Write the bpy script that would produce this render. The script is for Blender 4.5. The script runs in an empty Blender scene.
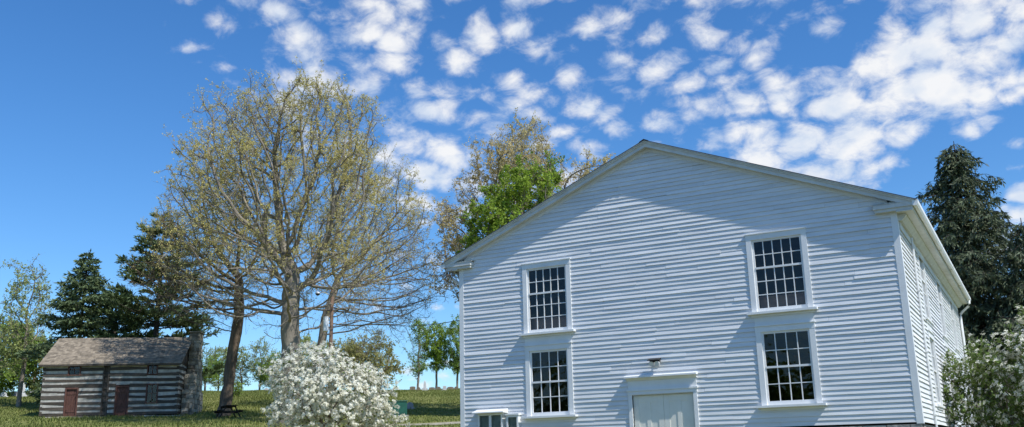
import bpy, math, random
import numpy as np
from mathutils import Vector, Matrix

random.seed(7)
rng = np.random.default_rng(7)
R = math.radians
scene = bpy.context.scene
COL = scene.collection

# ------------------------------------------------------------------ camera
CAM = np.array([7.690, -21.2435, -0.078])
FPX, YAW, PITCH, ROLL = 944.67, -0.49875, 0.25248, -0.02392
cy, sy, cp, sp = math.cos(YAW), math.sin(YAW), math.cos(PITCH), math.sin(PITCH)
fwd = Vector((sy*cp, cy*cp, sp)); rgt = Vector((cy, -sy, 0)); upv = rgt.cross(fwd)
r2 = rgt*math.cos(ROLL) + upv*math.sin(ROLL); u2 = -rgt*math.sin(ROLL) + upv*math.cos(ROLL)
cam = bpy.data.cameras.new('camera'); camo = bpy.data.objects.new('camera', cam); COL.objects.link(camo)
m = Matrix((r2, u2, -fwd)).transposed().to_4x4(); m.translation = Vector(CAM)
camo.matrix_world = m
cam.sensor_width = 36; cam.lens = FPX/1024*36; cam.clip_start = 0.1; cam.clip_end = 5000
scene.camera = camo

SUN = Vector((0.91, -0.23, 1.185)).normalized()

# ------------------------------------------------------------------ terrain
_u = np.array([-400, -60, 0, 10, 20, 30, 40, 50, 60, 70, 80, 90, 100, 106, 112, 120, 150, 250, 600.])
_h = np.array([-4, -2.2, -1.75, -1.5, -1.0, -.25, .6, 1.5, 2.35, 3.25, 4.5, 5.75, 6.9, 7.4, 7.75, 7.85, 7.0, 3.0, -6.])
_ud = np.linspace(-400, 600, 4001); _hd = np.interp(_ud, _u, _h)
_k = np.exp(-0.5*(np.arange(-24, 25)/9.)**2); _k /= _k.sum()
_hd = np.convolve(np.pad(_hd, 24, mode='edge'), _k, 'valid')
U0 = np.array([-0.669, 0.743]); V0 = np.array([0.743, 0.669])
def sstep(a, b, x):
    t = np.clip((x-a)/(b-a), 0, 1); return t*t*(3-2*t)
def ground(x, y):
    x = np.asarray(x, float); y = np.asarray(y, float)
    dx, dy = x-CAM[0], y-CAM[1]
    u = dx*U0[0]+dy*U0[1]; v = dx*V0[0]+dy*V0[1]
    h = np.interp(u, _ud, _hd)
    f = 1-0.85*sstep(24, 75, v)
    h = -1.75+(h+1.75)*f
    h = h + 0.10*np.sin(x*.21+1)*np.sin(y*.17) + .04*np.sin(x*.63)*np.cos(y*.71+2)
    # level pad under the building
    d = np.maximum(np.maximum(np.abs(x)-6.5, -y-1.5), y-17.0)
    w = 1-sstep(0, 9, d)
    return h*(1-w)+(-0.95)*w
def G(x, y): return float(ground(x, y))
def place(az, r):
    a = R(az); x = CAM[0]+r*math.sin(a); y = CAM[1]+r*math.cos(a)
    return x, y, G(x, y)

# ------------------------------------------------------------------ helpers
def link(o, parent=None):
    COL.objects.link(o)
    if parent is not None: o.parent = parent
    return o
def tag(o, label=None, cat=None, group=None, kind=None):
    if label: o['label'] = label
    if cat: o['category'] = cat
    if group: o['group'] = group
    if kind: o['kind'] = kind
    return o
def empty(name, loc, rz=0., **k):
    o = bpy.data.objects.new(name, None); o.empty_display_size = .3
    link(o); o.location = loc; o.rotation_euler = (0, 0, rz)
    return tag(o, **k)
def mesh_np(name, verts, polys, mats, smooth=False, parent=None, matidx=None):
    """verts (N,3); polys list of (M,k) int arrays"""
    me = bpy.data.meshes.new(name)
    verts = np.asarray(verts, np.float32)
    me.vertices.add(len(verts)); me.vertices.foreach_set('co', verts.ravel())
    tot = sum(p.size for p in polys); npoly = sum(len(p) for p in polys)
    me.loops.add(tot); me.polygons.add(npoly)
    me.loops.foreach_set('vertex_index', np.concatenate([p.ravel() for p in polys]).astype(np.int32))
    lt = np.concatenate([np.full(len(p), p.shape[1]) for p in polys]).astype(np.int32)
    ls = np.concatenate([[0], np.cumsum(lt)[:-1]]).astype(np.int32)
    me.polygons.foreach_set('loop_start', ls); me.polygons.foreach_set('loop_total', lt)
    if matidx is not None: me.polygons.foreach_set('material_index', np.asarray(matidx, np.int32))
    if smooth: me.polygons.foreach_set('use_smooth', np.ones(npoly, bool))
    me.update(calc_edges=True); me.validate()
    if not isinstance(mats, (list, tuple)): mats = [mats]
    for mm in mats: me.materials.append(mm)
    o = bpy.data.objects.new(name, me)
    return link(o, parent)

class MB:
    def __init__(s): s.v = []; s.f = []
    def add(s, vs, fs):
        n = len(s.v); s.v += [tuple(p) for p in vs]; s.f += [tuple(i+n for i in f) for f in fs]; return s
    def hexa(s, p):   # 8 points: bottom 4 loop, top 4 loop
        return s.add(p, [(0, 3, 2, 1), (4, 5, 6, 7), (0, 1, 5, 4), (1, 2, 6, 5), (2, 3, 7, 6), (3, 0, 4, 7)])
    def box(s, x0, x1, y0, y1, z0, z1):
        return s.hexa([(x0, y0, z0), (x1, y0, z0), (x1, y1, z0), (x0, y1, z0), (x0, y0, z1), (x1, y0, z1), (x1, y1, z1), (x0, y1, z1)])
    def prism(s, pts, off):  # polygon extruded by vector
        n = len(pts); off = Vector(off)
        vs = [Vector(p) for p in pts]+[Vector(p)+off for p in pts]
        return s.add(vs, [tuple(range(n-1, -1, -1)), tuple(range(n, 2*n))]+[(i, (i+1) % n, n+(i+1) % n, n+i) for i in range(n)])
    def tube(s, pts, rad, n=8, cap=True):
        pts = [Vector(p) for p in pts]
        if not hasattr(rad, '__len__'): rad = [rad]*len(pts)
        rings = []
        for i, p in enumerate(pts):
            t = (pts[min(i+1, len(pts)-1)]-pts[max(i-1, 0)]).normalized()
            a = Vector((0, 0, 1)) if abs(t.z) < .9 else Vector((1, 0, 0))
            e1 = t.cross(a).normalized(); e2 = t.cross(e1)
            rings.append([p+(e1*math.cos(2*math.pi*k/n)+e2*math.sin(2*math.pi*k/n))*rad[i] for k in range(n)])
        vs = [q for r in rings for q in r]; fs = []
        for i in range(len(pts)-1):
            for k in range(n): fs.append((i*n+k, i*n+(k+1) % n, (i+1)*n+(k+1) % n, (i+1)*n+k))
        if cap: fs += [tuple(range(n-1, -1, -1)), tuple(range(len(vs)-n, len(vs)))]
        return s.add(vs, fs)
    def build(s, name, mat, parent=None, smooth=False, bevel=0):
        me = bpy.data.meshes.new(name); me.from_pydata(s.v, [], s.f)
        me.materials.append(mat); me.update()
        if smooth: me.polygons.foreach_set('use_smooth', [True]*len(me.polygons))
        o = bpy.data.objects.new(name, me); link(o, parent)
        if bevel:
            b = o.modifiers.new('bevel', 'BEVEL'); b.width = bevel; b.segments = 2; b.limit_method = 'ANGLE'
        return o

# ------------------------------------------------------------------ materials
def mat(name, col, rough=.8, var=0., scale=8., bump=0., bscale=30., col2=None, spec=.3, stretch=(1, 1, 1), metal=0., detail=6., coords='Object', island=0.):
    mm = bpy.data.materials.new(name); mm.use_nodes = True
    nt = mm.node_tree; N = nt.nodes; L = nt.links; b = N['Principled BSDF']
    b.inputs['Roughness'].default_value = rough; b.inputs['Specular IOR Level'].default_value = spec
    b.inputs['Metallic'].default_value = metal
    tc = N.new('ShaderNodeTexCoord'); mp = N.new('ShaderNodeMapping'); mp.inputs['Scale'].default_value = stretch
    L.new(tc.outputs[coords], mp.inputs['Vector'])
    n = N.new('ShaderNodeTexNoise'); n.inputs['Scale'].default_value = scale; n.inputs['Detail'].default_value = detail; n.inputs['Roughness'].default_value = .6
    L.new(mp.outputs[0], n.inputs['Vector'])
    rp = N.new('ShaderNodeValToRGB'); rp.color_ramp.elements[0].position = .32; rp.color_ramp.elements[1].position = .68
    c = np.array(col); c2 = np.array(col2) if col2 is not None else c*(1-var)
    rp.color_ramp.elements[0].color = (*c2, 1); rp.color_ramp.elements[1].color = (*c, 1)
    L.new(n.outputs['Fac'], rp.inputs['Fac'])
    out = rp.outputs['Color']
    if island:
        g = N.new('ShaderNodeNewGeometry'); hs = N.new('ShaderNodeHueSaturation')
        mr = N.new('ShaderNodeMapRange'); mr.inputs['To Min'].default_value = 1-island; mr.inputs['To Max'].default_value = 1+island
        L.new(g.outputs['Random Per Island'], mr.inputs['Value']); L.new(mr.outputs[0], hs.inputs['Value']); L.new(out, hs.inputs['Color']); out = hs.outputs['Color']
    L.new(out, b.inputs['Base Color'])
    if bump:
        n2 = N.new('ShaderNodeTexNoise'); n2.inputs['Scale'].default_value = bscale; n2.inputs['Detail'].default_value = 8
        L.new(mp.outputs[0], n2.inputs['Vector'])
        bp = N.new('ShaderNodeBump'); bp.inputs['Strength'].default_value = bump; bp.inputs['Distance'].default_value = .05
        L.new(n2.outputs['Fac'], bp.inputs['Height']); L.new(bp.outputs[0], b.inputs['Normal'])
    return mm
def leafmat(name, col, col2, island=.35, trans=.35, scale=.35, rough=.6):
    mm = mat(name, col, rough, scale=scale, col2=col2, spec=.25, island=island, detail=3)
    nt = mm.node_tree; N = nt.nodes; L = nt.links; b = N['Principled BSDF']; o = N['Material Output']
    t = N.new('ShaderNodeBsdfTranslucent'); mx = N.new('ShaderNodeMixShader'); mx.inputs[0].default_value = trans
    src = b.inputs['Base Color'].links[0].from_socket
    L.new(src, t.inputs['Color']); L.new(b.outputs[0], mx.inputs[1]); L.new(t.outputs[0], mx.inputs[2]); L.new(mx.outputs[0], o.inputs['Surface'])
    return mm

M = {}
M['paint'] = mat('white_paint', (.77, .77, .765), .55, scale=1.3, col2=(.65, .66, .665), bump=.08, bscale=40, stretch=(1, 1, 5), spec=.3, island=.05)
M['trim'] = mat('trim_paint', (.82, .82, .80), .5, scale=2.5, col2=(.74, .74, .72), bump=.04, bscale=30)
M['cream'] = mat('weathered_trim_paint', (.68, .685, .65), .6, scale=3., col2=(.54, .54, .50), bump=.05, bscale=25)
M['door'] = mat('door_paint', (.82, .80, .71), .6, scale=3, col2=(.75, .73, .64))
M['stone'] = mat('foundation_stone', (.46, .43, .38), .9, scale=4, col2=(.24, .22, .20), bump=.5, bscale=9)
M['shingle'] = mat('asphalt_shingle', (.13, .13, .14), .9, scale=20, col2=(.08, .08, .09))
M['ridge'] = mat('ridge_metal', (.05, .06, .07), .6, scale=5, var=.2)
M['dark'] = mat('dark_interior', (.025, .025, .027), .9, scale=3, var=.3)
M['rail'] = mat('gallery_wood', (.72, .40, .31), .6, scale=3, var=.2, stretch=(1, 6, 6))
M['galv'] = mat('grey_metal', (.35, .36, .37), .45, scale=6, var=.25, metal=.4)
M['pipe'] = mat('white_pipe', (.75, .75, .73), .45, scale=6, var=.1)
M['bronze'] = mat('dark_metal', (.03, .028, .025), .4, scale=6, var=.3)
M['lens'] = mat('lamp_glass', (.75, .76, .75), .2, scale=6, var=.1, spec=.5)
M['olivepanel'] = mat('notice_board', (.56, .58, .50), .6, scale=7, var=.3)
M['log'] = mat('weathered_log', (.115, .093, .072), .9, scale=3, col2=(.055, .046, .04), bump=.6, bscale=12, stretch=(1, 1, 6), island=.3)
M['chink'] = mat('lime_chinking', (.54, .51, .45), .9, scale=2.0, col2=(.28, .26, .23), bump=.3, bscale=15)
M['shake'] = mat('wood_shingle', (.30, .245, .18), .9, scale=4, col2=(.175, .143, .105), bump=.3, bscale=20, island=.3)
M['redwood'] = mat('red_brown_wood', (.15, .068, .05), .8, scale=3, col2=(.07, .035, .028), stretch=(6, 6, 1))
M['chimney'] = mat('chimney_stone', (.40, .36, .29), .95, scale=2.2, col2=(.17, .155, .13), bump=.6, bscale=6, island=.45)
M['bark'] = mat('tree_bark', (.27, .225, .18), .95, scale=5, col2=(.13, .105, .085), bump=.8, bscale=14, stretch=(1, 1, .3))
M['barkpale'] = mat('pale_bark', (.33, .285, .225), .95, scale=2.0, col2=(.13, .11, .09), bump=.7, bscale=12, stretch=(1, 1, .35))
M['barkbrown'] = mat('brown_bark', (.19, .14, .10), .95, scale=4, col2=(.08, .06, .045), bump=.8, bscale=14, stretch=(1, 1, .3))
M['barkdark'] = mat('dark_bark', (.10, .08, .065), .95, scale=5, col2=(.045, .038, .032), bump=.8, bscale=14, stretch=(1, 1, .3))
M['bud'] = leafmat('young_leaf', (.66, .57, .21), (.54, .47, .17), .3, .4)
M['budbrown'] = leafmat('bronze_leaf', (.62, .49, .24), (.54, .47, .22), .3, .4)
M['green'] = leafmat('fresh_leaf', (.36, .47, .06), (.17, .28, .035), .35, .45)
M['midgreen'] = leafmat('mid_leaf', (.28, .38, .07), (.17, .27, .05), .35, .4)
M['palegreen'] = leafmat('pale_leaf', (.40, .44, .15), (.28, .33, .11), .35, .4)
M['olive'] = leafmat('olive_leaf', (.42, .40, .14), (.32, .31, .11), .35, .4)
M['needle'] = leafmat('spruce_needle', (.13, .155, .08), (.07, .092, .05), .4, .12)
M['pine'] = leafmat('pine_needle', (.125, .175, .065), (.07, .105, .042), .4, .15)
M['blueneedle'] = leafmat('fir_needle', (.15, .20, .09), (.085, .125, .06), .4, .15)
M['petal'] = leafmat('white_petal', (.88, .87, .78), (.84, .82, .66), .12, .3, scale=2)
M['dogleaf'] = leafmat('dogwood_leaf', (.20, .27, .07), (.12, .18, .045), .35, .4)
M['gravepale'] = mat('pale_marble', (.62, .62, .60), .8, scale=4, col2=(.40, .40, .39), bump=.2)
M['gravetan'] = mat('tan_stone', (.27, .225, .165), .9, scale=4, col2=(.16, .135, .10), bump=.3)
M['gravegrey'] = mat('grey_granite', (.42, .41, .44), .8, scale=6, col2=(.28, .28, .30))
M['greenbox'] = mat('green_steel', (.025, .12, .085), .5, scale=5, var=.25)
M['tablewood'] = mat('dark_table_wood', (.035, .028, .024), .85, scale=6, var=.4, stretch=(1, 6, 6))
M['pole'] = mat('pole_wood', (.22, .14, .095), .95, scale=5, col2=(.13, .085, .06), stretch=(4, 4, .5))
M['can'] = mat('transformer_paint', (.80, .81, .82), .4, scale=5, var=.08)
M['wire'] = mat('black_cable', (.03, .03, .03), .6, scale=4, var=.2)
M['path'] = mat('dirt_path', (.40, .36, .28), .95, scale=2.5, col2=(.27, .24, .17), bump=.3)

def glass_mat():
    mm = bpy.data.materials.new('window_glass'); mm.use_nodes = True
    nt = mm.node_tree; N = nt.nodes; L = nt.links; N.remove(N['Principled BSDF']); o = N['Material Output']
    tr = N.new('ShaderNodeBsdfTransparent'); tr.inputs[0].default_value = (.75, .8, .8, 1)
    gl = N.new('ShaderNodeBsdfGlossy'); gl.inputs['Roughness'].default_value = .02
    fr = N.new('ShaderNodeFresnel'); fr.inputs[0].default_value = 1.5
    ma = N.new('ShaderNodeMath'); ma.operation = 'MULTIPLY'; ma.inputs[1].default_value = 1.2
    L.new(fr.outputs[0], ma.inputs[0])
    tc = N.new('ShaderNodeTexCoord'); n = N.new('ShaderNodeTexNoise'); n.inputs['Scale'].default_value = 3.5; n.inputs['Detail'].default_value = 2
    L.new(tc.outputs['Object'], n.inputs['Vector'])
    bp = N.new('ShaderNodeBump'); bp.inputs['Strength'].default_value = .15; bp.inputs['Distance'].default_value = .05
    L.new(n.outputs['Fac'], bp.inputs['Height']); L.new(bp.outputs[0], gl.inputs['Normal'])
    mx = N.new('ShaderNodeMixShader'); L.new(ma.outputs[0], mx.inputs[0]); L.new(tr.outputs[0], mx.inputs[1]); L.new(gl.outputs[0], mx.inputs[2]); L.new(mx.outputs[0], o.inputs['Surface'])
    return mm
M['glass'] = glass_mat()

def grass_mat():
    mm = bpy.data.materials.new('grass_ground'); mm.use_nodes = True
    nt = mm.node_tree; N = nt.nodes; L = nt.links; b = N['Principled BSDF']; b.inputs['Roughness'].default_value = .95; b.inputs['Specular IOR Level'].default_value = .1
    tc = N.new('ShaderNodeTexCoord')
    def noise(s, d=6):
        n = N.new('ShaderNodeTexNoise'); n.inputs['Scale'].default_value = s; n.inputs['Detail'].default_value = d; n.inputs['Roughness'].default_value = .65
        L.new(tc.outputs['Object'], n.inputs['Vector']); return n
    def ramp(n, a, b_, p0, p1):
        r = N.new('ShaderNodeValToRGB'); r.color_ramp.elements[0].position = p0; r.color_ramp.elements[1].position = p1
        r.color_ramp.elements[0].color = (*a, 1); r.color_ramp.elements[1].color = (*b_, 1); L.new(n.outputs['Fac'], r.inputs['Fac']); return r
    r1 = ramp(noise(.12), (.15, .19, .045), (.27, .26, .085), .35, .65)
    r2 = ramp(noise(2.2, 8), (.08, .09, .025), (.32, .28, .12), .3, .75)
    mx = N.new('ShaderNodeMix'); mx.data_type = 'RGBA'; mx.inputs['Factor'].default_value = .45
    L.new(r1.outputs[0], mx.inputs['A']); L.new(r2.outputs[0], mx.inputs['B']); L.new(mx.outputs['Result'], b.inputs['Base Color'])
    bp = N.new('ShaderNodeBump'); bp.inputs['Strength'].default_value = .8; bp.inputs['Distance'].default_value = .15
    L.new(noise(5, 8).outputs['Fac'], bp.inputs['Height']); L.new(bp.outputs[0], b.inputs['Normal'])
    return mm
M['asphalt'] = mat('asphalt', (.06, .06, .062), .9, scale=3, col2=(.04, .04, .042), bump=.2)
M['grass'] = grass_mat()
M['blade'] = leafmat('grass_blade', (.24, .265, .075), (.17, .20, .05), .25, .3, scale=.15)

# ------------------------------------------------------------------ world: sky with cloud layer
def build_world():
    w = bpy.data.worlds.new('World'); scene.world = w; w.use_nodes = True
    nt = w.node_tree; N = nt.nodes; L = nt.links
    bg = N['Background']
    sky = N.new('ShaderNodeTexSky'); sky.sky_type = 'NISHITA'; sky.sun_disc = False
    sky.sun_elevation = math.asin(SUN.z); sky.sun_rotation = math.atan2(SUN.x, SUN.y)
    sky.air_density = 1.0; sky.dust_density = .2; sky.ozone_density = 2.0
    hs = N.new('ShaderNodeHueSaturation'); hs.inputs['Saturation'].default_value = SKY_SAT; hs.inputs['Value'].default_value = SKY_VAL
    L.new(sky.outputs[0], hs.inputs['Color'])
    tint = N.new('ShaderNodeMix'); tint.data_type = 'RGBA'; tint.blend_type = 'MULTIPLY'; tint.inputs['Factor'].default_value = 1
    tint.inputs['B'].default_value = SKY_TINT
    L.new(hs.outputs[0], tint.inputs['A'])
    tc = N.new('ShaderNodeTexCoord')
    def math_(op, a, b=None, c=None):
        n = N.new('ShaderNodeMath'); n.operation = op
        for i, x in enumerate((a, b, c)):
            if x is None: continue
            if isinstance(x, (int, float)): n.inputs[i].default_value = x
            else: L.new(x, n.inputs[i])
        return n.outputs[0]
    sep = N.new('ShaderNodeSeparateXYZ'); L.new(tc.outputs['Generated'], sep.inputs[0])
    zz = math_('MAXIMUM', math_('ADD', sep.outputs[2], .45), .05)
    px, py = math_('DIVIDE', sep.outputs[0], zz), math_('DIVIDE', sep.outputs[1], zz)
    cmb = N.new('ShaderNodeCombineXYZ'); L.new(px, cmb.inputs[0]); L.new(py, cmb.inputs[1])
    def noise(vec, s, d, r=.55, dist=0):
        n = N.new('ShaderNodeTexNoise'); n.inputs['Scale'].default_value = s; n.inputs['Detail'].default_value = d; n.inputs['Roughness'].default_value = r; n.inputs['Distortion'].default_value = dist
        L.new(vec, n.inputs['Vector']); return n.outputs['Fac']
    def density(vec):
        wn = N.new('ShaderNodeTexNoise'); wn.inputs['Scale'].default_value = 7.; wn.inputs['Detail'].default_value = 2
        L.new(vec, wn.inputs['Vector'])
        wv = N.new('ShaderNodeVectorMath'); wv.operation = 'MULTIPLY_ADD'; wv.inputs[1].default_value = (.07, .07, 0)
        L.new(wn.outputs['Color'], wv.inputs[0]); L.new(vec, wv.inputs[2])
        vo = N.new('ShaderNodeTexVoronoi'); vo.feature = 'F1'; vo.inputs['Scale'].default_value = 23.0
        L.new(wv.outputs[0], vo.inputs['Vector'])
        a = noise(vec, 27.0, 8, .62, .3)
        b = noise(vec, 6.0, 3, .5, .0)
        p_ = math_('MULTIPLY', math_('SUBTRACT', .42, vo.outputs['Distance']), .85)
        return math_('ADD', p_, math_('ADD', math_('MULTIPLY', math_('SUBTRACT', a, .5), 1.3), math_('MULTIPLY', math_('SUBTRACT', b, .5), .75)))
    d0 = density(cmb.outputs[0])
    off = N.new('ShaderNodeVectorMath'); off.operation = 'ADD'; off.inputs[1].default_value = (.03, -.01, 0)
    L.new(cmb.outputs[0], off.inputs[0])
    sh0, sh1 = noise(cmb.outputs[0], 10., 5, .5), noise(off.outputs[0], 10., 5, .5)
    # where the cloud field lies: smooth patches around given directions (azimuth, elevation, radius, weight)
    tot = None
    for az, el, rad, wt in CLOUDS:
        a, e = R(az), R(el)
        dv = (math.sin(a)*math.cos(e), math.cos(a)*math.cos(e), math.sin(e))
        vm = N.new('ShaderNodeVectorMath'); vm.operation = 'DOT_PRODUCT'; vm.inputs[1].default_value = dv
        L.new(tc.outputs['Generated'], vm.inputs[0])
        mr = N.new('ShaderNodeMapRange'); mr.interpolation_type = 'SMOOTHSTEP'
        mr.inputs['From Min'].default_value = math.cos(R(rad)); mr.inputs['From Max'].default_value = 1.0
        mr.inputs['To Min'].default_value = 0; mr.inputs['To Max'].default_value = wt
        L.new(vm.outputs['Value'], mr.inputs['Value'])
        tot = mr.outputs[0] if tot is None else math_('ADD', tot, mr.outputs[0])
    dens = math_('ADD', d0, tot)
    mr = N.new('ShaderNodeMapRange'); mr.interpolation_type = 'SMOOTHSTEP'
    mr.inputs['From Min'].default_value = CL_LO; mr.inputs['From Max'].default_value = CL_HI; mr.inputs['To Max'].default_value = .93
    L.new(dens, mr.inputs['Value'])
    sh = N.new('ShaderNodeMapRange'); sh.inputs['From Min'].default_value = -.14; sh.inputs['From Max'].default_value = .04
    L.new(math_('SUBTRACT', sh0, sh1), sh.inputs['Value'])
    cc = N.new('ShaderNodeMix'); cc.data_type = 'RGBA'; cc.inputs['A'].default_value = (CL_B*.74, CL_B*.82, CL_B*.94, 1); cc.inputs['B'].default_value = (CL_B, CL_B, CL_B*1.0, 1)
    L.new(sh.outputs[0], cc.inputs['Factor'])
    fin = N.new('ShaderNodeMix'); fin.data_type = 'RGBA'
    L.new(mr.outputs[0], fin.inputs['Factor']); L.new(tint.outputs['Result'], fin.inputs['A']); L.new(cc.outputs['Result'], fin.inputs['B'])
    L.new(fin.outputs['Result'], bg.inputs['Color']); bg.inputs['Strength'].default_value = .1
SKY_SAT, SKY_VAL, SKY_TINT = 1.26, 1.21, (.86, 1.075, 1.28, 1)
CL_LO, CL_HI, CL_B = .12, .80, 9.1
CLOUDS = [(-61, 14, 20, -.5), (-64, 26, 14, -.35), (-46, 12, 12, -.35), (-24, 26, 33, .28), (-35.5, 22, 9, .16), (-35, 17.5, 5, .10), (-46, 24.5, 9, .19), (-28, 20, 8, .05), (-18, 25, 8, .05), (-10.5, 17, 6, .40), (-4.5, 19.3, 5, .34), (0, 22, 6, .40), (.5, 11.5, 3, .55), (-3, 14.2, 3.2, -.35)]
build_world()
sun = bpy.data.lights.new('sun', 'SUN'); sun.energy = 4.7; sun.angle = R(.5); sun.color = (1, .985, .95)
so = bpy.data.objects.new('sun', sun); link(so); so.rotation_euler = SUN.to_track_quat('Z', 'Y').to_euler(); so.location = (60, -20, 60)
scene.view_settings.view_transform = 'Standard'; scene.view_settings.look = 'None'
scene.view_settings.exposure = 0.1; scene.view_settings.gamma = 1.0
scene.cycles.max_bounces = 8; scene.cycles.transparent_max_bounces = 12

# ------------------------------------------------------------------ ground
def build_ground():
    def axis(c, fine, step, far):
        a = [c-fine, c+fine]; pts = list(np.arange(c-fine, c+fine+.01, step))
        s = step; x = c+fine
        while x < far: s *= 1.25; x += s; pts.append(x)
        s = step; x = c-fine
        while x > -far: s *= 1.25; x -= s; pts.insert(0, x)
        return np.array(pts)
    xs = axis(-32, 70, 1.0, 1500); ys = axis(35, 70, 1.0, 1500)
    X, Y = np.meshgrid(xs, ys); Z = ground(X, Y)
    n, k = X.shape
    idx = np.arange(n*k).reshape(n, k)
    q = np.stack([idx[:-1, :-1], idx[:-1, 1:], idx[1:, 1:], idx[1:, :-1]], -1).reshape(-1, 4)
    o = mesh_np('ground', np.stack([X, Y, Z], -1).reshape(-1, 3), [q], M['grass'], True)
    tag(o, kind='structure')
    # dirt track crossing the slope
    vs = []; fs = []
    for i in range(61):
        t = i/60; az = -38+t*15; r = 53.5+2.0*math.sin(t*3)+1.5*t
        a = R(az)
        for w in (-1.1, -.4, .4, 1.1):
            x = CAM[0]+(r+w)*math.sin(a); y = CAM[1]+(r+w)*math.cos(a); vs.append((x, y, G(x, y)+.035))
    for i in range(60):
        for j in range(3): fs.append((i*4+j, i*4+j+1, i*4+j+5, i*4+j+4))
    mb = MB(); mb.add(vs, fs); tag(mb.build('path', M['path'], smooth=True), kind='structure')
    # tufts of grass over the part of the slope in view
    nt_ = 52000
    az = R(1)*rng.uniform(-59, -29, nt_); r = 44+66*np.sqrt(rng.random(nt_))
    x = CAM[0]+r*np.sin(az); y = CAM[1]+r*np.cos(az)
    rp = 53.5+2.0*np.sin((np.degrees(az)+38)/15*3)+1.5*(np.degrees(az)+38)/15
    keep = ~((np.abs(r-rp-.3) < 1.6) & (az > R(-38)))
    x, y = x[keep], y[keep]; nt_ = len(x)
    z = ground(x, y)
    h = rng.uniform(.06, .17, nt_)*(1+.5*np.sin(x*.5)*np.sin(y*.4)); ang = rng.uniform(0, 2*np.pi, nt_)
    V = np.zeros((nt_, 3, 3, 3))
    for b in range(3):
        a2 = ang+b*2.1+rng.uniform(-.4, .4, nt_); wv = np.stack([np.cos(a2), np.sin(a2)], -1)*.035
        lean = np.stack([-np.sin(a2), np.cos(a2)], -1)*(h*.8)[:, None]
        ox, oy = x+.06*np.cos(a2*2), y+.06*np.sin(a2*2)
        V[:, b, 0] = np.stack([ox-wv[:, 0], oy-wv[:, 1], z-.02], -1); V[:, b, 1] = np.stack([ox+wv[:, 0], oy+wv[:, 1], z-.02], -1)
        V[:, b, 2] = np.stack([ox+lean[:, 0], oy+lean[:, 1], z+h], -1)
    o = mesh_np('grass', V.reshape(-1, 3), [np.arange(nt_*9).reshape(-1, 3)], M['blade'])
    tag(o, 'rough spring grass covering the hillside below the crest', 'grass', kind='stuff')
build_ground()
def build_front():
    # unseen dark asphalt added before the building to keep green bounce off the wall
    xs = np.linspace(-60, 60, 81); ys = np.linspace(-34, -5, 25); X, Y = np.meshgrid(xs, ys); Z = ground(X, Y)+.03
    n, k = X.shape; idx = np.arange(n*k).reshape(n, k); q = np.stack([idx[:-1, :-1], idx[:-1, 1:], idx[1:, 1:], idx[1:, :-1]], -1).reshape(-1, 4)
    tag(mesh_np('added_asphalt', np.stack([X, Y, Z], -1).reshape(-1, 3), [q], M['asphalt'], True), kind='structure')
build_front()

# ------------------------------------------------------------------ the white building
HW, DEP = 5.5, 15.5
ZB, ZE = .425, 4.86
SLOPE = .405
def roof_top(x): return 7.425-SLOPE*abs(x)
church = empty('meeting_house', (0, 0, -.95), label='white clapboard meeting house with a gable front and double door', cat='building')
CH = Vector((0, 0, .95))
def cbuild(mb, name, mt, parent=None, **k):
    # geometry is written in world coordinates; shift into the frame of the empty
    if parent is None or parent is church:
        mb.v = [tuple(Vector(v)+CH) for v in mb.v]; return mb.build(name, mt, church, **k)
    mb.v = [tuple(Vector(v)+CH) for v in mb.v]; return mb.build(name, mt, parent, **k)

def siding(mb, P, a0, a1, z0, z1, openings, rnd, expo=.105, th=.0255):
    """P(a, d, z) -> world.  a0(z), a1(z) give the ends; boards lapped, pieces with butt joints"""
    z = z0
    while z < z1-.02:
        zt = min(z+expo+.012, z1)
        iv = [(max(a0(z), a0(zt)) if False else a0(z), a1(z))]
        for (o0, o1, oz0, oz1) in openings:
            if zt > oz0+.02 and z < oz1-.02:
                nv = []
                for (s, e) in iv:
                    if o0 > s and o0 < e: nv.append((s, o0))
                    if o1 > s and o1 < e: nv.append((o1, e))
                    if o1 <= s or o0 >= e: nv.append((s, e))
                iv = nv
        for (s, e) in iv:
            cuts = [s]; x = s+rnd.uniform(.8, 4.5)
            while x < e-.5: cuts.append(x); x += rnd.uniform(2.4, 4.8)
            cuts.append(e)
            for c0, c1 in zip(cuts, cuts[1:]):
                if c1-c0 < .01: continue
                n = max(1, int((c1-c0)/.7)); dz = rnd.gauss(0, .004); t0 = th+rnd.gauss(0, .0026); tilt = rnd.gauss(0, .002)
                rows = []
                for i in range(n+1):
                    f = i/n; a = c0+(c1-c0)*f-(0 if f in (0,) else .0)
                    if i == n and c1 < e: a -= .003
                    zb = z+dz+tilt*(f-.5)*2+rnd.gauss(0, .0016); t = max(.012, t0+rnd.gauss(0, .0022))
                    at0 = a; at1 = a
                    # gable ends follow the rake
                    at1 = min(max(a, a0(zt)), a1(zt))
                    rows.append([P(at0, 0, zb), P(at0, t, zb), P(at1, .0035, zt+dz), P(at1, 0, zt+dz)])
                vs = [q for r_ in rows for q in r_]; fs = []
                for i in range(n):
                    b = i*4
                    fs += [(b, b+4, b+5, b+1), (b+1, b+5, b+6, b+2), (b+2, b+6, b+7, b+3)]
                fs += [(0, 1, 2, 3), (n*4+3, n*4+2, n*4+1, n*4)]
                mb.add(vs, fs)
        z += expo
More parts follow.
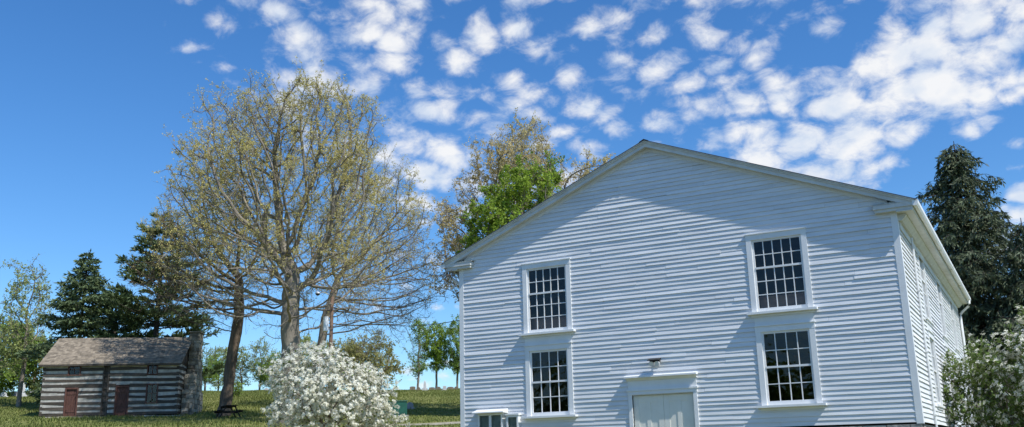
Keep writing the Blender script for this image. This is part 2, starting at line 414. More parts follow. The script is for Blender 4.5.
def wall_core(mb, P, a0, a1, z0, z1, openings, th=.14):
    xs = sorted({a0, a1, *[o[0] for o in openings], *[o[1] for o in openings]}); zs = sorted({z0, z1, *[o[2] for o in openings], *[o[3] for o in openings]})
    xs = [x for x in xs if a0 <= x <= a1]; zs = [z for z in zs if z0 <= z <= z1]
    for x0_, x1_ in zip(xs, xs[1:]):
        run = None
        for zz0, zz1 in zip(zs, zs[1:]):
            cx_, cz_ = (x0_+x1_)/2, (zz0+zz1)/2
            if any(o[0] < cx_ < o[1] and o[2] < cz_ < o[3] for o in openings): continue
            p = [P(x0_, -.003, zz0), P(x1_, -.003, zz0), P(x1_, -th, zz0), P(x0_, -th, zz0), P(x0_, -.003, zz1), P(x1_, -.003, zz1), P(x1_, -th, zz1), P(x0_, -th, zz1)]
            mb.hexa(p)

UW = (2.36, 3.48, 2.99, 4.61)    # upper window opening
LW = (2.40, 3.46, .935, 2.50)
def rects(side=False):
    return [UW, LW, (-UW[1], -UW[0], UW[2], UW[3]), (-LW[1], -LW[0], LW[2], LW[3])]
DOOR = (-.76, .74, -1., 1.27)
PF = lambda a, d, z: Vector((a, -d, z))
PS = lambda a, d, z: Vector((HW+d, a, z))
PL = lambda a, d, z: Vector((-HW-d, a, z))
PB = lambda a, d, z: Vector((a, DEP+d, z))
rnd = random.Random(3)
front_open = rects()+[DOOR]
mb = MB(); gx = lambda z: min(HW-.10, (7.425-.215-z)/SLOPE+.12) if z > 4.7 else HW-.10
siding(mb, PF, lambda z: -gx(z), lambda z: gx(z), ZB, 7.19, front_open, rnd)
cbuild(mb, 'front_wall', M['paint'])
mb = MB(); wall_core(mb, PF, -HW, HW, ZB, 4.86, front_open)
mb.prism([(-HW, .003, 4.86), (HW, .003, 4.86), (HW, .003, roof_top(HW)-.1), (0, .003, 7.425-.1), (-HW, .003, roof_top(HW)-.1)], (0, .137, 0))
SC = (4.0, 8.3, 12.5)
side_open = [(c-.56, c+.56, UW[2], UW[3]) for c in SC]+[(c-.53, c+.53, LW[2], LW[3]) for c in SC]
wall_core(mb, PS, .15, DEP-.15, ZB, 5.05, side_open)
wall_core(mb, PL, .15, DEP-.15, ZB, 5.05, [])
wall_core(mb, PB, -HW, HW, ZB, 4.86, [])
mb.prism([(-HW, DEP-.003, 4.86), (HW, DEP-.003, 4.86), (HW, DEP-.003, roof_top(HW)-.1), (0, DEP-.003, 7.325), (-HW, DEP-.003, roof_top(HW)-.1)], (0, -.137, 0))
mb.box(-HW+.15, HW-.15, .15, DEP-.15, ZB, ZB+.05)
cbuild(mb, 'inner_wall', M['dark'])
mb = MB(); siding(mb, PS, lambda z: .14, lambda z: DEP-.14, ZB, 4.80, side_open, rnd, th=.034); cbuild(mb, 'side_wall', M['paint'])
mb = MB(); siding(mb, PL, lambda z: .14, lambda z: DEP-.14, ZB, 4.80, [], rnd); cbuild(mb, 'side_wall', M['paint'])
mb = MB(); siding(mb, PB, lambda z: -gx(z), lambda z: gx(z), ZB, 7.19, [], rnd); cbuild(mb, 'rear_wall', M['paint'])
# corner boards (L section)
for sx in (-1, 1):
    for yb, sy_ in ((0, 1), (DEP, -1)):
        mb = MB()
        xo = sx*(HW+.028); xi = sx*(HW-.105)
        mb.box(min(xo, xi), max(xo, xi), *sorted((yb-.028*sy_, yb+.001*sy_)), ZB-.03, 5.07)
        xi2 = sx*(HW+.001)
        mb.box(min(xo, xi2), max(xo, xi2), *sorted((yb+.0011*sy_, yb+.13*sy_)), ZB-.03, 4.80)
        cbuild(mb, 'corner_board', M['trim'])
# foundation
mb = MB()
def stones(x0, x1, y0, y1, axis):
    z = -1.15
    while z < ZB-.05:
        h = min(rnd.uniform(.22, .34), ZB-.032-z)
        a, e = (x0, x1) if axis == 0 else (y0, y1)
        x = a
        while x < e-.05:
            w = min(rnd.uniform(.35, .8), e-x); j = rnd.uniform(-.012, .012)
            if e-x-w < .15: w = e-x
            if axis == 0: mb.box(x+.008, x+w-.008, y0+j, y1, z+.006, z+h-.006)
            else: mb.box(x0, x1+j, x+.008, x+w-.008, z+.006, z+h-.006)
            x += w
        z += h
stones(-HW+.03, -.95, -.012, .35, 0); stones(.93, HW-.03, -.012, .35, 0)
stones(HW-.35, HW-.02, .36, DEP, 1)
mb.box(-HW+.02, -HW+.33, .37, DEP, -1.15, ZB-.033); mb.box(-HW+.34, HW-.4, DEP-.3, DEP, -1.15, ZB-.034)
mb.box(-HW+.06, -.96, .06, .3, -1.15, ZB-.035); mb.box(.94, HW-.06, .06, .3, -1.15, ZB-.035); mb.box(HW-.32, HW-.05, .37, DEP, -1.15, ZB-.036)
cbuild(mb, 'foundation', M['stone'])

# roof and cornice
OV = .19
YF, YR = -OV, DEP+OV
XT = 5.93
mb = MB()
for s in (-1, 1):
    pts = [(0, YF-.06, 7.425), (s*(XT+.03), YF-.06, roof_top(XT+.03)), (s*(XT+.03), YF-.06, roof_top(XT+.03)-.016), (0, YF-.06, 7.409)]
    mb.prism(pts, (0, YR-YF+.12, 0))
roof = cbuild(mb, 'roof', M['shingle'])
mb = MB(); mb.prism([(-.12, YF-.075, 7.432-.045), (0, YF-.075, 7.445), (.12, YF-.075, 7.432-.045), (.12, YF-.075, 7.432-.065), (0, YF-.075, 7.43), (-.12, YF-.075, 7.432-.065)], (0, YR-YF+.15, 0))
cbuild(mb, 'ridge_cap', M['ridge'], roof)
for yb, sg in ((YF, 1), (YR, -1)):
    for s in (-1, 1):
        f = lambda x, dz: (s*x, 0, roof_top(x)-dz)
        mb = MB()
        X1 = XT-.02
        def rk(dz0, dz1, y0, y1, xa=0., xb=X1):
            a = [Vector(f(xa, dz0)), Vector(f(xb, dz0)), Vector(f(xb, dz1)), Vector(f(xa, dz1))]
            for q in a: q.y = y0
            mb.prism(a, (0, y1-y0, 0))
        rk(.0165, .036, yb-.05*sg, yb+.0*sg)         # drip board
        rk(.037, .165, yb, yb+.028*sg)           # fascia
        rk(.037, .075, yb-.022*sg, yb-.0005*sg)        # crown strip
        rk(.128, .145, yb+.0285*sg, yb+(OV-.001)*sg)   # soffit
        cbuild(mb, 'rake_board', M['cream'])
        mb = MB(); rk(.1455, .235, yb+(OV-.027)*sg, yb+(OV-.002)*sg, 0, 5.36); cbuild(mb, 'frieze_board', M['trim'])
# side cornices with gutter
for s in (-1, 1):
    mb = MB()
    y0, y1 = YF+.03, YR-.03
    X = lambda a, b: sorted((s*a, s*b))
    mb.box(*X(HW+.03, 5.86), y0, y1, 4.80, 4.825)             # soffit
    mb.box(*X(5.83, 5.87), y0, y1, 4.826, 4.975)              # fascia
    mb.prism([(s*(HW+.03), y0+.23, 4.66), (s*(HW+.10), y0+.23, 4.66), (s*(HW+.20), y0+.23, 4.76), (s*(HW+.20), y0+.23, 4.799), (s*(HW+.03), y0+.23, 4.799)], (0, y1-y0-.46, 0))  # bed mould
    mb.box(*X(HW+.021, HW+.045), .16, DEP-.16, 4.50, 4.659)   # frieze
    for yb, sg in ((YF, 1), (YR, -1)):                        # returns
        ya, yc = sorted((yb+.005*sg, yb+(OV-.002)*sg))
        mb.box(*X(5.08, 5.829), ya, yc, 4.895, 4.985)
        mb.box(*X(5.10, 5.829), min(ya, yc)+.03, max(ya, yc), 4.83, 4.894)
        mb.prism([(s*5.04, ya-.01, 4.986), (s*5.84, ya-.01, 4.986), (s*5.84, yc, 5.03), (s*5.04, yc, 5.03)], (0, 0, .012))
    co = cbuild(mb, 'cornice', M['cream'])
    mb = MB()
    prof = [(5.872, 5.0), (5.874, 4.90), (5.90, 4.875), (5.955, 4.88), (5.985, 4.93), (5.99, 5.0), (5.975, 5.0), (5.972, 4.935), (5.95, 4.895), (5.90, 4.89), (5.888, 4.91), (5.886, 5.0)]
    mb.prism([(s*a, YF-.02, z) for a, z in prof], (0, YR-YF+.04, 0))
    mb.prism([(s*a, YF-.022, z) for a, z in prof[:6]], (0, -.008, 0)); mb.prism([(s*a, YR+.022, z) for a, z in prof[:6]], (0, .008, 0))
    gu = cbuild(mb, 'gutter', M['trim'])
    for yy in (5.2, 8.4, 11.6):
        mb = MB(); mb.prism([(s*a, yy, z-.004 if z < 4.95 else z+.004) for a, z in [(5.868, 5.0), (5.868, 4.895), (5.90, 4.868), (5.96, 4.874), (5.992, 4.93), (5.998, 5.0)]], (0, .05, 0))
        cbuild(mb, 'gutter_strap', M['cream'], gu)
    mb = MB()
    yd = DEP-.1 if s > 0 else -.02
    mb.tube([(s*5.93, yd, 4.90), (s*5.93, yd, 4.78), (s*5.90, yd+.02, 4.70), (s*5.70, yd+.12, 4.55), (s*5.60, yd+.16, 4.46), (s*5.585, yd+.17, 4.36), (s*5.585, yd+.17, -.6)], .042, 8)
    cbuild(mb, 'downspout', M['trim'], smooth=True)
# debris of twigs and leaves hanging from the left gutter end
mb = MB()
for i in range(26):
    x = -5.95+rnd.uniform(-.05, .3); y = -.2+rnd.uniform(-.05, .25); z = 4.85+rnd.uniform(-.2, .1)
    p = [Vector((x, y, z))]
    for k in range(4): p.append(p[-1]+Vector((rnd.uniform(-.08, .08), rnd.uniform(-.05, .05), rnd.uniform(-.10, .01))))
    mb.tube(p, [.012, .012, .01, .008, .005], 4)
cbuild(mb, 'gutter_debris', M['bark'])

# windows
def window(P, c, op, cols, rows, meet, casing=.12, cap=False, sp=.165):
    hw = (op[1]-op[0])/2; z0, z1 = op[2], op[3]
    a0, a1 = c-hw, c+hw
    def bx(mb, A0, A1, d0, d1, Z0, Z1):
        mb.hexa([P(A0, d0, Z0), P(A1, d0, Z0), P(A1, d1, Z0), P(A0, d1, Z0), P(A0, d0, Z1), P(A1, d0, Z1), P(A1, d1, Z1), P(A0, d1, Z1)])
    mb = MB(); pr = .042
    bx(mb, a0-casing, a0-.001, -.06, pr, z0-.045, z1); bx(mb, a1+.001, a1+casing, -.06, pr, z0-.045, z1)
    bx(mb, a0-casing-.005, a1+casing+.005, -.06, pr+.004, z1+.0005, z1+casing+.005)
    bx(mb, a0-casing-.02, a1+casing+.02, -.02, pr+.028, z1+casing+.0055, z1+casing+.028)
    # jambs inside the opening
    w = cbuild(mb, 'window', M['trim'])
    mb = MB(); bx(mb, a0-casing-.09, a1+casing+.09, -.06, sp, z0-.095, z0-.046); bx(mb, a0-casing-.02, a1+casing+.02, .0, .05, z0-.15, z0-.096)
    cbuild(mb, 'sill', M['trim'], w)
    mb = MB(); st = .046
    ga0, ga1, gz0, gz1 = a0+st, a1-st, z0+st, z1-st
    d0, d1 = -.04, .006
    bx(mb, a0, ga0, d0, d1, z0-.045, z1); bx(mb, ga1, a1, d0, d1, z0-.045, z1)
    bx(mb, ga0, ga1, d0, d1, z0-.045, gz0); bx(mb, ga0, ga1, d0, d1, gz1, z1)
    ph = (gz1-gz0)/rows; pw = (ga1-ga0)/cols
    for k in range(1, cols): bx(mb, ga0+k*pw-.0095, ga0+k*pw+.0095, d0+.002, d1-.008, gz0, gz1)
    for k in range(1, rows):
        zz = gz1-k*ph
        if k == meet: bx(mb, ga0, ga1, d0, d1+.012, zz-.022, zz+.022)
        else: bx(mb, ga0, ga1, d0+.003, d1-.009, zz-.0095, zz+.0095)
    cbuild(mb, 'sash', M['trim'], w)
    mb = MB()
    for i in range(cols):
        for j in range(rows):
            A0, A1 = ga0+i*pw, ga0+(i+1)*pw; Z0, Z1 = gz0+j*ph, gz0+(j+1)*ph
            t = [rnd.gauss(0, .0009) for _ in range(3)]
            mb.add([P(A0, -.022+t[0], Z0), P(A1, -.022+t[1], Z0), P(A1, -.022+t[1]+t[2], Z1), P(A0, -.022+t[0]+t[2], Z1)], [(0, 1, 2, 3)])
    cbuild(mb, 'glass', M['glass'], w)
    if cap:
        mb = MB(); bx(mb, a0-casing, a1+casing, -.003, .026, z1+casing+.029, cap)
        cbuild(mb, 'panel_board', M['trim'], w)
    return w
for s in (-1, 1):
    window(PF, s*(UW[0]+UW[1])/2, UW, 5, 5, 2); window(PF, s*(LW[0]+LW[1])/2, LW, 4, 4, 2, cap=2.838)
for c in SC:
    window(PS, c, (0, 1.12, UW[2], UW[3]), 5, 5, 2, sp=.08); window(PS, c, (0, 1.06, LW[2], LW[3]), 4, 4, 2, cap=2.838, sp=.08)
# gallery rail seen through the upper windows, ceiling, floor
mb = MB(); mb.box(-5.2, 5.2, .19, .27, 2.85, 3.30); mb.box(-5.2, 5.2, .17, .32, 3.301, 3.33); cbuild(mb, 'gallery_rail', M['rail'])
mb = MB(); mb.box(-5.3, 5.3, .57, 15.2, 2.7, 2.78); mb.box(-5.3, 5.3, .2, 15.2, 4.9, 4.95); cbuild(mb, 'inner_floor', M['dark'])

# door
mb = MB()
mb.box(-.85, -.76, -.045, .05, -.95, 1.275); mb.box(.74, .83, -.045, .05, -.95, 1.275)
mb.box(-.86, .84, -.05, .05, 1.276, 1.36)
mb.box(-.88, .86, -.07, .0, 1.361, 1.40)
mb.box(-.85, .83, -.035, .0, 1.401, 1.60)
mb.prism([(-.87, -.05, 1.601), (-.87, -.09, 1.64), (-.87, -.10, 1.66), (-.87, 0, 1.66), (-.87, 0, 1.601)], (1.72, 0, 0))
door = cbuild(mb, 'door', M['trim'])
mb = MB(); mb.prism([(-.895, -.16, 1.662), (-.895, -.16, 1.70), (-.895, -.13, 1.715), (-.895, 0, 1.735), (-.895, 0, 1.662)], (1.77, 0, 0)); cbuild(mb, 'hood', M['trim'], door)
for x0, x1 in ((-.755, -.014), (-.008, .735)):
    mb = MB(); yb = .03
    mb.box(x0, x1, yb+.012, yb+.04, -.93, 1.26)
    mb.box(x0, x0+.13, yb, yb+.0119, -.93, 1.26); mb.box(x1-.13, x1, yb, yb+.0119, -.93, 1.26)
    for z0, z1 in ((-.93, -.70), (.05, .22), (1.10, 1.26)): mb.box(x0+.131, x1-.131, yb, yb+.0119, z0, z1)
    xm = (x0+x1)/2; mb.box(xm-.05, xm+.05, yb, yb+.0118, -.699, .049); mb.box(xm-.05, xm+.05, yb, yb+.0118, .221, 1.099)
    lf = cbuild(mb, 'door_leaf', M['door'], door)
mb = MB(); mb.tube([(-.07, .03, .1), (-.07, -.02, .1)], .03, 10); cbuild(mb, 'handle', M['bronze'], door)

# twin floodlight above the door
mb = MB(); mb.box(-.17, -.03, -.035, -.018, 1.93, 2.05); mb.tube([(-.10, -.035, 1.99), (-.10, -.10, 1.985)], .018, 8)
fl = cbuild(mb, 'floodlight', M['trim'])
mb = MB(); mb.prism([(-.24, -.08, 2.10), (-.24, -.27, 2.045), (-.24, -.27, 2.025), (-.24, -.08, 2.06)], (.28, 0, 0)); mb.box(-.22, .02, -.17, -.08, 2.0, 2.06); cbuild(mb, 'lamp_hood', M['bronze'], fl)
for x in (-.17, -.03):
    mb = MB(); mb.tube([(x, -.11, 1.99), (x, -.21, 1.955)], [.04, .058], 10); cbuild(mb, 'lamp_head', M['lens'], fl)

# glazed notice case and a smaller case at lower left
def case(x0, x1, ztop, n, roof_, nm):
    mb = MB(); zb = .36
    mb.box(x0, x0+.04, -.15, -.022, zb, ztop-.06); mb.box(x1-.04, x1, -.15, -.022, zb, ztop-.06)
    mb.box(x0+.0405, x1-.0405, -.15, -.022, ztop-.11, ztop-.06); mb.box(x0+.0405, x1-.0405, -.15, -.022, zb, zb+.05)
    w_ = (x1-x0-.08)/n
    for k in range(1, n): mb.box(x0+.04+k*w_-.035, x0+.04+k*w_+.035, -.148, -.03, zb+.051, ztop-.111)
    o = cbuild(mb, nm, M['trim'])
    mb = MB(); mb.box(x0+.041, x1-.041, -.06, -.024, zb+.051, ztop-.111); cbuild(mb, 'backing', M['olivepanel'], o)
    mb = MB(); mb.add([(x0+.041, -.13, zb+.051), (x1-.041, -.13, zb+.051), (x1-.041, -.13, ztop-.111), (x0+.041, -.13, ztop-.111)], [(0, 1, 2, 3)]); cbuild(mb, 'glass', M['glass'], o)
    mb = MB()
    if roof_: mb.prism([(x0-.10, -.29, ztop-.055), (x0-.10, -.29, ztop-.03), (x0-.10, -.02, ztop+.05), (x0-.10, -.02, ztop-.058)], (x1-x0+.2, 0, 0))
    else: mb.box(x0-.03, x1+.03, -.18, -.022, ztop-.0595, ztop-.02)
    cbuild(mb, 'case_roof', M['trim'], o)
case(-4.93, -4.22, 1.07, 2, True, 'notice_case'); case(-4.10, -3.77, 1.0, 1, False, 'notice_case')
# white pipe on the sunny side
mb = MB(); mb.tube([(HW+.06, 2.1, -.9), (HW+.06, 2.1, 4.66)], .028, 8)
for z in (.6, 2., 3.4): mb.box(HW+.022, HW+.095, 2.06, 2.14, z, z+.03)
cbuild(mb, 'wall_pipe', M['pipe'])

#@@TREES
# ------------------------------------------------------------------ trees grown by space colonisation
def unit(v): return v/np.maximum(np.linalg.norm(v, axis=-1, keepdims=True), 1e-9)
def grow(attr, trunk, step, infl, kill, iters, g, jitter=.25, trop=(0, 0, .0)):
    nodes = [np.array(p, float) for p in trunk]; par = [-1]+list(range(len(trunk)-1))
    A = np.array(attr); T = np.array(nodes)
    D = np.linalg.norm(A[:, None]-T[None], axis=2); near = D.argmin(1); nd = D.min(1)
    trop = np.array(trop)
    for it in range(iters):
        if len(A) == 0: break
        act = nd < infl
        if not act.any(): break
        nid = near[act]; P = np.array(nodes)
        dirs = unit(A[act]-P[nid])
        uq, inv = np.unique(nid, return_inverse=True)
        S = np.zeros((len(uq), 3)); np.add.at(S, inv, dirs)
        S = unit(unit(S)+g.normal(0, jitter, S.shape)+trop)
        new = P[uq]+S*step
        i0 = len(nodes)
        for k in range(len(uq)): nodes.append(new[k]); par.append(int(uq[k]))
        dn = np.linalg.norm(A[:, None]-new[None], axis=2); j = dn.argmin(1); dm = dn.min(1)
        b = dm < nd; near[b] = j[b]+i0; nd[b] = dm[b]
        keep = nd > kill; A, near, nd = A[keep], near[keep], nd[keep]
    return np.array(nodes), np.array(par)
def radii(par, tip, base):
    n = len(par); tips = np.zeros(n); ch = np.zeros(n, int)
    for i in range(1, n): ch[par[i]] += 1
    tips[ch == 0] = 1
    for i in range(n-1, 0, -1): tips[par[i]] += tips[i]
    e = math.log(base/tip)/math.log(max(tips[0], 2))
    return tip*np.maximum(tips, 1)**e, tips
def tubes(P, par, r, g, rmin=0.):
    """chains of the thickest child -> tapered tubes"""
    n = len(P); kids = [[] for _ in range(n)]
    for i in range(1, n): kids[par[i]].append(i)
    V = []; Q = []; nv = 0
    stack = [0]
    started = []
    starts = [(None, 0)]
    while starts:
        p, i = starts.pop()
        chain = [] if p is None else [p]
        cur = i
        while True:
            chain.append(cur)
            k = kids[cur]
            if not k: break
            k = sorted(k, key=lambda a: -r[a])
            for o in k[1:]: starts.append((cur, o))
            cur = k[0]
        pts = P[chain].copy(); rr = r[chain].copy()
        if p is not None: rr[0] = min(rr[0], rr[1]*1.15)
        if len(pts) < 2: continue
        if rr.max() < rmin: continue
        if len(pts) > 3:
            s = pts.copy(); s[1:-1] = .25*pts[:-2]+.5*pts[1:-1]+.25*pts[2:]; pts = s
        k = 9 if rr.max() > .12 else 6 if rr.max() > .05 else 4 if rr.max() > .02 else 3
        t = np.gradient(pts, axis=0); t = unit(t)
        ref = np.array([.31, .52, .79]); e1 = unit(np.cross(t, ref)); e2 = np.cross(t, e1)
        a = np.linspace(0, 2*np.pi, k, endpoint=False)
        wob = 1+.07*g.normal(0, 1, (len(pts), k))*(k > 5)
        ring = pts[:, None]+(e1[:, None]*np.cos(a)[None, :, None]+e2[:, None]*np.sin(a)[None, :, None])*(rr[:, None]*wob)[:, :, None]
        m_ = len(pts)
        V.append(ring.reshape(-1, 3))
        ii = np.arange(m_-1)[:, None]*k; jj = np.arange(k)[None]
        q = np.stack([ii+jj, ii+(jj+1) % k, ii+k+(jj+1) % k, ii+k+jj], -1).reshape(-1, 4)+nv
        Q.append(q); nv += m_*k
    return np.concatenate(V), np.concatenate(Q)
def twigs(start, dirn, length, rad, g, bend=.35):
    """3-sided two-piece twigs"""
    n = len(start); d0 = unit(dirn); d1 = unit(d0+g.normal(0, bend, (n, 3))+np.array([0, 0, .12]))
    mid = start+d0*(length*.5)[:, None]; end = mid+d1*(length*.5)[:, None]
    e1 = unit(np.cross(d0, g.normal(0, 1, (n, 3)))); e2 = np.cross(d0, e1)
    a = np.arange(3)*2*np.pi/3
    off = e1[:, None]*np.cos(a)[None, :, None]+e2[:, None]*np.sin(a)[None, :, None]
    r0 = start[:, None]+off*rad; r1 = mid[:, None]+off*rad*.7
    V = np.concatenate([r0, r1, end[:, None]], 1)   # 7
    b = np.arange(n)[:, None]*7
    q = np.concatenate([b+np.array([[0, 1, 4, 3]]), b+np.array([[1, 2, 5, 4]]), b+np.array([[2, 0, 3, 5]])], 0)
    t = np.concatenate([b+np.array([[3, 4, 6]]), b+np.array([[4, 5, 6]]), b+np.array([[5, 3, 6]])], 0)
    return V.reshape(-1, 3), q, t, start, mid, end
def leaves(pos, size, g, aspect=.55, up=.3, axis=None):
    n = len(pos)
    a = unit(g.normal(0, 1, (n, 3)) if axis is None else axis+g.normal(0, .45, (n, 3)))
    nrm = unit(g.normal(0, 1, (n, 3))+np.array([0, 0, up*2]))
    b = unit(np.cross(nrm, a)); s = (size*g.uniform(.6, 1.35, n))[:, None]
    V = np.stack([pos, pos+a*s*.5+b*s*aspect*.5, pos+a*s, pos+a*s*.5-b*s*aspect*.5], 1)
    return V.reshape(-1, 3), np.arange(n*4).reshape(-1, 4)
def crown_points(ells, n, g, shell=.6, clump=0):
    out = []
    w = np.array([e[6] if len(e) > 6 else e[3]*e[4]*e[5] for e in ells]); w = w/w.sum()
    for e, k in zip(ells, (w*n).astype(int)):
        d = unit(g.normal(0, 1, (k, 3))); rr = g.random(k)**(1/3*shell)
        out.append(np.array(e[:3])+d*rr[:, None]*np.array(e[3:6]))
    p = np.concatenate(out)
    if clump:
        c = p[g.integers(0, len(p), clump)]; j = g.integers(0, clump, len(p))
        sz = np.mean([e[3:6] for e in ells])*.16
        p2 = c[j]+g.normal(0, sz, p.shape); p = np.where((g.random(len(p)) < .7)[:, None], p2, p)
    return p

def tree(name, label, cat, az, r, trunk, ells, nattr, base, tip, bark, leaf, seed, step=.35, infl=5., kill=.6, iters=140, twig_n=4, twig_len=(.4, 1.0), twig_rad=.012,
         leaf_n=3, leaf_size=.09, leaf_up=.3, group=None, clump=0, jitter=.22, trop=(0, 0, .05), shell=.6, leaf_mask=None, subtwig=0, aspect=.55, twig_max=5, dens=2.0):
    g = np.random.default_rng(seed)
    x, y, z = place(az, r)
    a = R(az); lat = np.array([math.cos(a), -math.sin(a), 0]); dep = np.array([math.sin(a), math.cos(a), 0])
    nattr = int(nattr*dens); kill = kill*.78
    T = lambda p: np.asarray(p)[:, :1]*lat+np.asarray(p)[:, 1:2]*dep+np.asarray(p)[:, 2:3]*np.array([0, 0, 1.])
    root = empty(name, (x, y, z-.15), label=label, cat=cat, group=group)
    tp = []
    tr = np.array(trunk, float)
    for p, q in zip(tr, tr[1:]):
        k = max(1, int(np.linalg.norm(q-p)/step)); tp += [p+(q-p)*i/k for i in range(k)]
    tp.append(tr[-1]); tp = np.array(tp); tp[1:-1, :2] += np.cumsum(g.normal(0, .02, (len(tp)-2, 2)), 0)
    A = crown_points(ells, nattr, g, shell, clump)
    P, par = grow(T(A), T(tp), step, infl, kill, iters, g, jitter, trop)
    rad, ntip = radii(par, tip, base)
    # root flare
    for i in range(min(4, len(tp))): rad[i] *= 1+.35*(1-i/4)**2
    V, Q = tubes(P, par, rad, g)
    thin = np.where((ntip <= twig_max) & (np.arange(len(P)) > len(tp)))[0]
    idx = np.repeat(thin, twig_n)
    idx = idx[g.random(len(idx)) < .9]
    dirn = unit(P[idx]-P[par[idx]])+g.normal(0, .75, (len(idx), 3))+np.array([0, 0, .15])
    st = P[par[idx]]+(P[idx]-P[par[idx]])*g.random((len(idx), 1))
    L = g.uniform(*twig_len, len(idx))
    tv, tq, tt, s0, s1, s2 = twigs(st, dirn, L, twig_rad, g)
    parts_v, parts_q, parts_t = [V], [Q], []
    nv = len(V); parts_v.append(tv); parts_q.append(tq+nv); parts_t.append(tt+nv); nv += len(tv)
    if subtwig:
        k = np.repeat(np.arange(len(s1)), subtwig); f = g.random((len(k), 1))
        st2 = s0[k]+(s1[k]-s0[k])*f; st2 = np.where(g.random((len(k), 1)) < .5, st2, s1[k]+(s2[k]-s1[k])*f)
        dv = unit(s2[k]-s0[k])+g.normal(0, .8, (len(k), 3))
        v2, q2, t2, a0, a1, a2_ = twigs(st2, dv, L[k]*g.uniform(.35, .7, len(k)), twig_rad*.7, g)
        parts_v.append(v2); parts_q.append(q2+nv); parts_t.append(t2+nv); nv += len(v2)
        s0, s1, s2 = np.concatenate([s0, a0]), np.concatenate([s1, a1]), np.concatenate([s2, a2_])
    mesh_np('trunk', np.concatenate(parts_v), [np.concatenate(parts_q), np.concatenate(parts_t)], bark, True, root)
    # leaves along the outer half of the twigs, thinner in some parts of the crown
    if leaf_n:
        k = np.repeat(np.arange(len(s1)), int(math.ceil(leaf_n))); k = k[g.random(len(k)) < leaf_n/math.ceil(leaf_n)]
        f = g.random((len(k), 1)); pos = s1[k]+(s2[k]-s1[k])*f+g.normal(0, leaf_size*.4, (len(k), 3))
        ph = np.sin(pos[:, 0]*1.1+seed)+np.sin(pos[:, 1]*1.3+2*seed)+np.sin(pos[:, 2]*1.2+3*seed)
        pos = pos[g.random(len(pos)) < np.clip(.62+.33*ph, .12, 1)]
        if leaf_mask is not None: pos = pos[leaf_mask(pos@lat, pos@dep, pos[:, 2], g)]
        lv, lq = leaves(pos, leaf_size, g, aspect, leaf_up)
        mesh_np('crown', lv, [lq], leaf, False, root)
    return root

